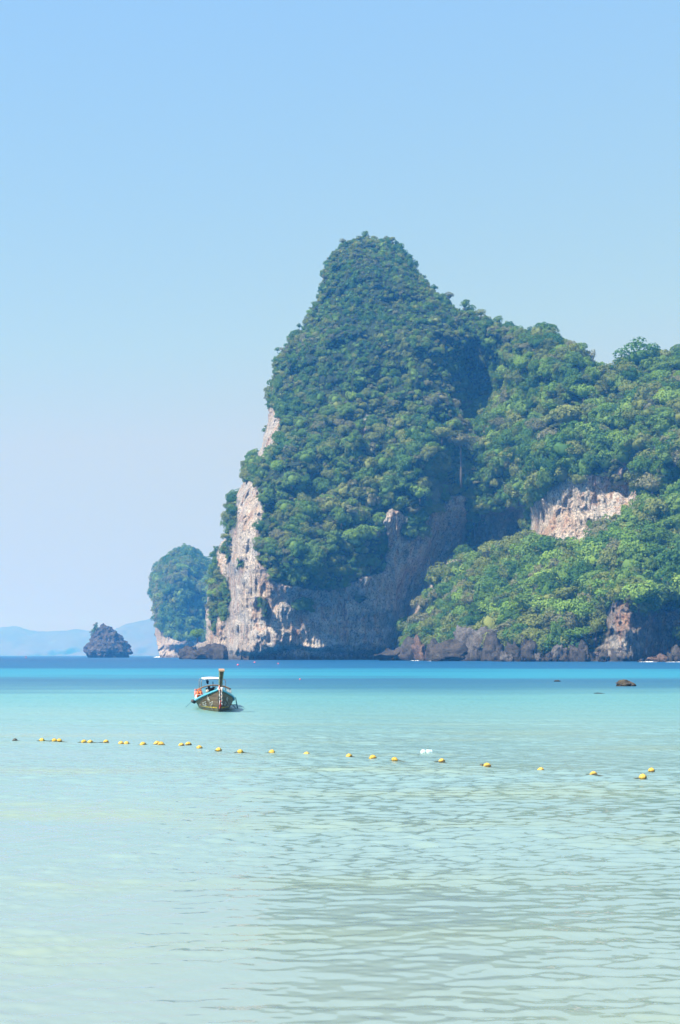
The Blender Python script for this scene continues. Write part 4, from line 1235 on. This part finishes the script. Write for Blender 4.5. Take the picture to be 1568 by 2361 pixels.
    # registration painted on both bows
    def letters(side, text, y, t, size_y, size_t):
        cu = bpy.data.curves.new('lettering', 'FONT'); cu.body = text; cu.size = 1.0; cu.align_x = 'CENTER'; cu.resolution_u = 2
        tmp = bpy.data.objects.new('lettering', cu); COL.objects.link(tmp)
        dg = bpy.context.evaluated_depsgraph_get(); dg.update()
        me = bpy.data.meshes.new_from_object(tmp.evaluated_get(dg))
        bpy.data.objects.remove(tmp)
        for v in me.vertices:
            a = v.co.x * size_y * (-side)
            v.co = hull_pt(side, y - a if side < 0 else y - a, min(0.97, t + v.co.y * size_t), 0.026)
        me.materials.clear(); me.name = 'lettering'
        link('lettering', me, M['letter'], root)
    letters(-1, 'EGF', -2.75, 0.60, 0.50, 0.26)
    letters(-1, 'R', -3.72, 0.74, 0.62, 0.20)
    letters(-1, '27', -3.98, 0.55, 0.40, 0.18)
    letters(1, 'R', -3.85, 0.72, 0.60, 0.20)
    letters(1, '27', -3.95, 0.52, 0.40, 0.18)
    letters(1, 'L1', -3.05, 0.58, 0.55, 0.24)
    return root
BOAT = build_boat()
BMAT = Matrix.Translation(BOAT.location) @ Matrix.Rotation(R(8.0), 4, 'Z')

def on_boat(name, p, label, cat, group=None):
    o = empty(name, BMAT @ Vector(p), R(8.0))
    return tag(o, label, cat, group)

# scarves and garlands tied round the prow
ga = on_boat('prow_garland', (0.02, -5.2, 1.12), 'pink and white scarves with flower garlands tied round the prow of the longtail boat', 'garland')
bm = bmesh.new()
for k in range(3):
    add_tube(bm, [(0.105 * math.cos(a), -0.02 + 0.15 * math.sin(a), 0.0 + 0.035 * k - 0.02) for a in np.linspace(0, 2 * math.pi, 15)], 0.028, 6)
link('knot', bm_mesh('knot', bm, True), M['white_cloth'], ga)
for k, (x, z0, z1, w, mat) in enumerate(((-0.07, 0.14, -0.14, 0.05, 'pink'), (0.06, 0.06, -0.12, 0.045, 'white_cloth'), (-0.055, 0, -0.74, 0.028, 'white_cloth'), (-0.02, 0, -0.62, 0.03, 'grey_cloth'), (0.02, 0, -0.68, 0.03, 'rust_cloth'), (0.05, 0, -0.76, 0.028, 'white_cloth'), (-0.035, -0.56, -0.93, 0.032, 'red_cloth'), (0.01, -0.52, -0.86, 0.035, 'red_cloth'), (0.045, -0.60, -0.98, 0.022, 'navy'), (-0.06, -0.7, -0.95, 0.02, 'pink'))):
    bm = bmesh.new()
    n = 14; pts_ = []
    for i in range(n):
        s = i / (n - 1); z = z0 + (z1 - z0) * s
        yy = -0.17 + 0.30 * np.clip(-z, 0, 2) ** 1.0 * 0.62 - 0.03
        pts_.append((x + 0.012 * math.sin(i * 1.7 + k) + 0.01 * s, yy + 0.02 * math.sin(i * 1.1 + k * 2) - 0.03 * (k % 3), z))
    add_tube(bm, pts_, [w * (0.55 + 0.25 * math.sin(i * 2.3 + k)) for i in range(n)], 6)
    link('ribbon', bm_mesh('ribbon', bm, True), M[mat], ga)

# life jackets hung on the left posts
def jacket(p, mat, label, rz):
    o = on_boat('life_jacket', p, label, 'life jacket', 'life jackets on the longtail boat'); o.rotation_euler.z += rz
    for s in (-1, 1):
        bm = bmesh.new(); add_box(bm, (s * 0.075, 0, -0.18), (0.125, 0.10, 0.36)); bmesh.ops.bevel(bm, geom=bm.edges[:], offset=0.035, segments=2, affect='EDGES')
        link('front_panel', bm_mesh('front_panel', bm, True), M[mat], o)
    bm = bmesh.new(); add_tube(bm, [(-0.08, 0, -0.02), (-0.06, 0.03, 0.06), (0.06, 0.03, 0.06), (0.08, 0, -0.02)], 0.035, 6); link('collar', bm_mesh('collar', bm, True), M[mat], o)
    bm = bmesh.new(); add_box(bm, (0, -0.054, -0.20), (0.27, 0.012, 0.03)); link('strap', bm_mesh('strap', bm), M['white_cloth'], o)
jacket((-0.80, -0.82, 0.93), 'orange', 'orange life jacket hung on the front left post of the longtail boat', 0.3)
jacket((-0.72, -0.45, 0.82), 'pink', 'faded pink life jacket hung beside the orange one on the longtail boat', -0.4)
jacket((-0.90, 0.30, 0.90), 'pink', 'pink life jacket hung farthest back on the left of the longtail boat', 0.8)
# white sack under the jackets
bm = bmesh.new(); bmesh.ops.create_icosphere(bm, subdivisions=3, radius=0.16)
for v in bm.verts: v.co *= 1 + 0.12 * math.sin(v.co.x * 31 + v.co.z * 23) * math.cos(v.co.y * 27); v.co.z *= 1.2
o = link('cloth_sack', bm_mesh('cloth_sack', bm, True), M['white_cloth']); o.location = BMAT @ Vector((-0.84, -0.60, 0.60))
tag(o, 'white cloth sack below the life jackets on the longtail boat rail', 'sack')
# fender
bm = bmesh.new()
add_tube(bm, [(-0.16, 0, 0), (-0.13, 0, 0), (-0.09, 0, 0), (0.09, 0, 0), (0.13, 0, 0), (0.16, 0, 0)], [0.03, 0.075, 0.09, 0.09, 0.075, 0.03], 10)
o = link('fender', bm_mesh('fender', bm, True), M['rubber']); o.location = BMAT @ Vector((-1.06, -0.1, 0.36)); o.rotation_euler = (0, R(20), R(60))
tag(o, 'dark grey rubber fender hanging outside the sunlit rail of the longtail boat', 'fender')
# bag below the canopy
bm = bmesh.new()
add_box(bm, (0, 0, 0), (0.13, 0.08, 0.20)); bmesh.ops.subdivide_edges(bm, edges=bm.edges[:], cuts=3, use_grid_fill=True)
for v in bm.verts:
    v.co.x += 0.03 * (-v.co.z / 0.1) * 0.6 + 0.012 * math.sin(v.co.z * 40); v.co.x *= 1 - 0.25 * (v.co.z < -0.05); v.co.y += 0.01 * math.sin(v.co.z * 60)
bagr = on_boat('hanging_bag', (-0.30, 0.95, 1.32), 'dark navy bag hanging under the white canopy of the longtail boat', 'bag')
link('bag_body', bm_mesh('bag_body', bm, True), M['navy'], bagr)
bm = bmesh.new(); add_tube(bm, [(-0.03, 0, 0.09), (0, 0, 0.16), (0.03, 0, 0.09)], 0.012, 5); link('bag_strap', bm_mesh('bag_strap', bm), M['navy'], bagr)

# ------------------------------------------------------------------ floats, buoys and the line between them
def lathe(name, prof, seg=16, axis='X', smooth=True):
    bm = bmesh.new(); prev = None
    for (a, r) in prof:
        ring = []
        for k in range(seg):
            c, s = math.cos(2 * math.pi * k / seg) * r, math.sin(2 * math.pi * k / seg) * r
            ring.append(bm.verts.new((a, c, s) if axis == 'X' else (c, s, a)))
        if prev:
            for k in range(seg): bm.faces.new((prev[k], prev[(k + 1) % seg], ring[(k + 1) % seg], ring[k]))
        else: bm.faces.new(ring)
        prev = ring
    bm.faces.new(prev)
    return bm_mesh(name, bm, smooth)

def float_material(name, top, low):
    t = NT(name)
    P = t('TexCoord').outputs['Object']
    n = t.noise(P, 18, 4, 0.6); rnd = t('ObjectInfo').outputs['Random']
    z = t('SeparateXYZ', ins={0: P}).outputs[2]; x = t('SeparateXYZ', ins={0: P}).outputs[0]
    f = t.math('ADD', t.math('ADD', z, t.math('MULTIPLY', x, -0.35)), t.math('MULTIPLY', t.math('SUBTRACT', n, 0.5), 0.06))
    f = t.math('ADD', f, t.math('MULTIPLY', t.math('SUBTRACT', rnd, 0.5), 0.035))
    c = t.mix(t.ramp(t.math('ADD', f, 0.5), [(0.485, 1.0), (0.515, 0.0)]), c4(top), c4(low))
    c = t.mix(t.math('MULTIPLY', rnd, 0.35), c, c4(tuple(v * 0.75 for v in top)))
    t.principled(Base_Color=c, Roughness=0.5, Specular_IOR_Level=0.4)
    return t.m
M['float'] = float_material('yellow_float', (0.56, 0.36, 0.06), (0.09, 0.06, 0.025))
M['float_dark'] = float_material('fouled_float', (0.07, 0.065, 0.05), (0.03, 0.03, 0.03))
M['line'] = plain('wet_rope', (0.06, 0.075, 0.06), 0.7, var=0.2, scale=20)
FP = [(-0.105, 0.014), (-0.10, 0.024), (-0.082, 0.026), (-0.078, 0.040), (-0.06, 0.060), (-0.03, 0.074), (-0.008, 0.078), (-0.006, 0.082), (0.006, 0.082), (0.008, 0.078), (0.03, 0.074), (0.06, 0.060), (0.078, 0.040), (0.082, 0.026), (0.10, 0.024), (0.105, 0.014)]
float_me = lathe('float_body', FP); float_me.materials.append(M['float'])
fouled_me = lathe('float_body', FP); fouled_me.materials.append(M['float_dark'])
FLOATS = []   # source pixel of the float's foot
for (x, y) in ((93, 99), (263, 100), (340, 101), (373, 102), (526, 109), (566, 111), (665, 110), (758, 120), (794, 120), (896, 125), (985, 121), (1010, 126), (1137, 132), (1182, 125), (1251, 146), (1372, 161), (1507, 172)):
    FLOATS.append((x / 1.568, 2900 + y / 1.568))
FLOATS += [(1088, 3012), (1227, 3020.6), (1396, 3027.6), (1491, 3034.5), (1578.6, 3042), (1767.6, 3047.5), (1927, 3066.4), (1948, 3067), (2164, 3084), (2374, 3100), (2571.6, 3112.6), (2606, 3086.5)]
fpos = []
yel = 0
for i, (sx, sy) in enumerate(FLOATS):
    u, v = sx * 0.576471, sy * 0.576471
    Y = sea_y(v)
    p = Vector(((u - UC) / FOC * Y, Y, 0.022))
    fpos.append(p)
    dark = i in (0, 23)
    o = link('line_float', fouled_me if dark else float_me)
    o.location = p
    s = random.uniform(0.78, 1.0) * (0.8 if dark else 1.0) * (1.12 if i in (10, 11) else 1.0)
    o.scale = (s, s, s)
    o.rotation_euler = (random.uniform(-0.3, 0.3), random.uniform(-0.2, 0.2), random.uniform(-0.7, 0.7))
    if dark:
        lab = 'black fouled float at the far left end of the swimming line' if i == 0 else 'small black fouled float touching a yellow one on the right half of the line'
    elif i == len(FLOATS) - 1: lab = 'yellow float at the right end, set back beyond its neighbour on the swimming line'
    else:
        lab = f'{ORD[yel]} yellow float from the left along the swimming line'
        yel += 1
    tag(o, lab, 'float', 'floats on the swimming line')
bm = bmesh.new(); rp = []
for a, b in zip(fpos[:-1], fpos[1:]):
    d = (b - a).length
    for k in range(12):
        s = k / 12
        dip = 0.085 * min(1, d / 1.5) * math.sin(math.pi * s)
        rp.append(a.lerp(b, s) + Vector((0.04 * math.sin(s * 9 + a.x), 0.06 * math.sin(s * 6 + a.x * 2), 0.004 - dip)))
rp.append(fpos[-1])
add_tube(bm, rp, 0.012, 5)
tag(link('float_rope', bm_mesh('float_rope', bm, True), M['line']), 'dark wet rope stringing the yellow floats together across the shallows', 'rope')

# white plastic drums floating by the line
M['drum'] = plain('white_plastic', (0.50, 0.64, 0.64), 0.35, var=0.06, scale=9)
DP = [(-0.10, 0.02), (-0.10, 0.035), (-0.085, 0.04), (-0.085, 0.075), (-0.07, 0.088), (0.05, 0.088), (0.055, 0.083), (0.06, 0.088), (0.09, 0.086), (0.10, 0.07), (0.095, 0.02)]
drum_me = lathe('drum_body', DP); drum_me.materials.append(M['drum'])
for (sx, rz, lab) in ((1694, 1.25, 'white plastic drum with its round end turned to the shore, left of a pair'), (1715.5, 0.35, 'white plastic drum lying sideways, right of a pair')):
    u, v = sx * 0.576471, 3013.5 * 0.576471; Y = sea_y(v)
    o = link('floating_drum', drum_me); o.location = ((u - UC) / FOC * Y, Y, 0.035); o.rotation_euler = (0, 0.05, rz); o.scale = (0.85, 0.85, 0.85)
    tag(o, lab, 'drum', 'white drums beside the swimming line')

# pink mooring buoys
M['pink_buoy'] = plain('pink_buoy', (0.72, 0.12, 0.16), 0.45, var=0.1, scale=3)
MP = [(-0.30, 0.03), (-0.27, 0.14), (-0.18, 0.24), (-0.02, 0.295), (0.0, 0.305), (0.02, 0.295), (0.16, 0.25), (0.25, 0.14), (0.28, 0.05), (0.33, 0.045), (0.34, 0.02)]
buoy_me = lathe('buoy_body', MP, 18, 'Z'); buoy_me.materials.append(M['pink_buoy'])
for (u, v, s, lab) in ((548.5, 1534.2, 0.95, 'pink mooring buoy nearest the longtail boat, leftmost of three'), (587, 1528.2, 1.05, 'pink mooring buoy closest to the cliff, middle of three'), (641.5, 1531.2, 0.85, 'pink mooring buoy, rightmost of three off the cliff'), (691.6, 1567, 0.3, 'tiny pink float in the blue band right of the longtail boat')):
    Y = sea_y(v); o = link('mooring_buoy', buoy_me); o.location = ((u - UC) / FOC * Y, Y, 0.12 * s); o.scale = (s, s, s)
    tag(o, lab, 'buoy', 'pink buoys off the headland')
M['red'] = plain('red_marker', (0.70, 0.05, 0.04), 0.5, var=0.1)
for (u, v, lab) in ((459.6, 1518.2, 'small red marker buoy on the water in front of the low rock shelf'), (60, 1517.2, 'small red marker buoy far out at the left near the horizon')):
    Y = sea_y(v); rt = empty('marker_buoy', ((u - UC) / FOC * Y, Y, 0)); tag(rt, lab, 'buoy', 'red marker buoys')
    link('float_body', lathe('float_body', [(-0.4, 0.2), (-0.2, 0.7), (0.25, 0.7), (0.45, 0.3), (0.5, 0.1)], 12, 'Z'), M['red'], rt)
    link('mast', lathe('mast', [(0.4, 0.10), (2.2, 0.08)], 8, 'Z'), M['red'], rt)
    link('topmark', lathe('topmark', [(1.5, 0.05), (1.55, 0.55), (2.5, 0.08)], 10, 'Z'), M['red'], rt)

# ------------------------------------------------------------------ sea air
def build_haze():
    bm = bmesh.new()
    add_box(bm, (0, 6000, 159), (34000, 14600, 320))
    t = NT('sea_air')
    v = t.n.new('ShaderNodeVolumePrincipled')
    v.inputs['Color'].default_value = (0.11, 0.46, 1.0, 1)
    v.inputs['Absorption Color'].default_value = (1, 1, 1, 1)
    v.inputs['Density'].default_value = 0.00029
    v.inputs['Anisotropy'].default_value = 0.4
    t.l.new(v.outputs[0], t.out.inputs['Volume'])
    o = link('haze', bm_mesh('haze', bm), t.m)
    tag(o, 'pale blue sea haze in front of the hills', 'haze', kind='stuff')
build_haze()
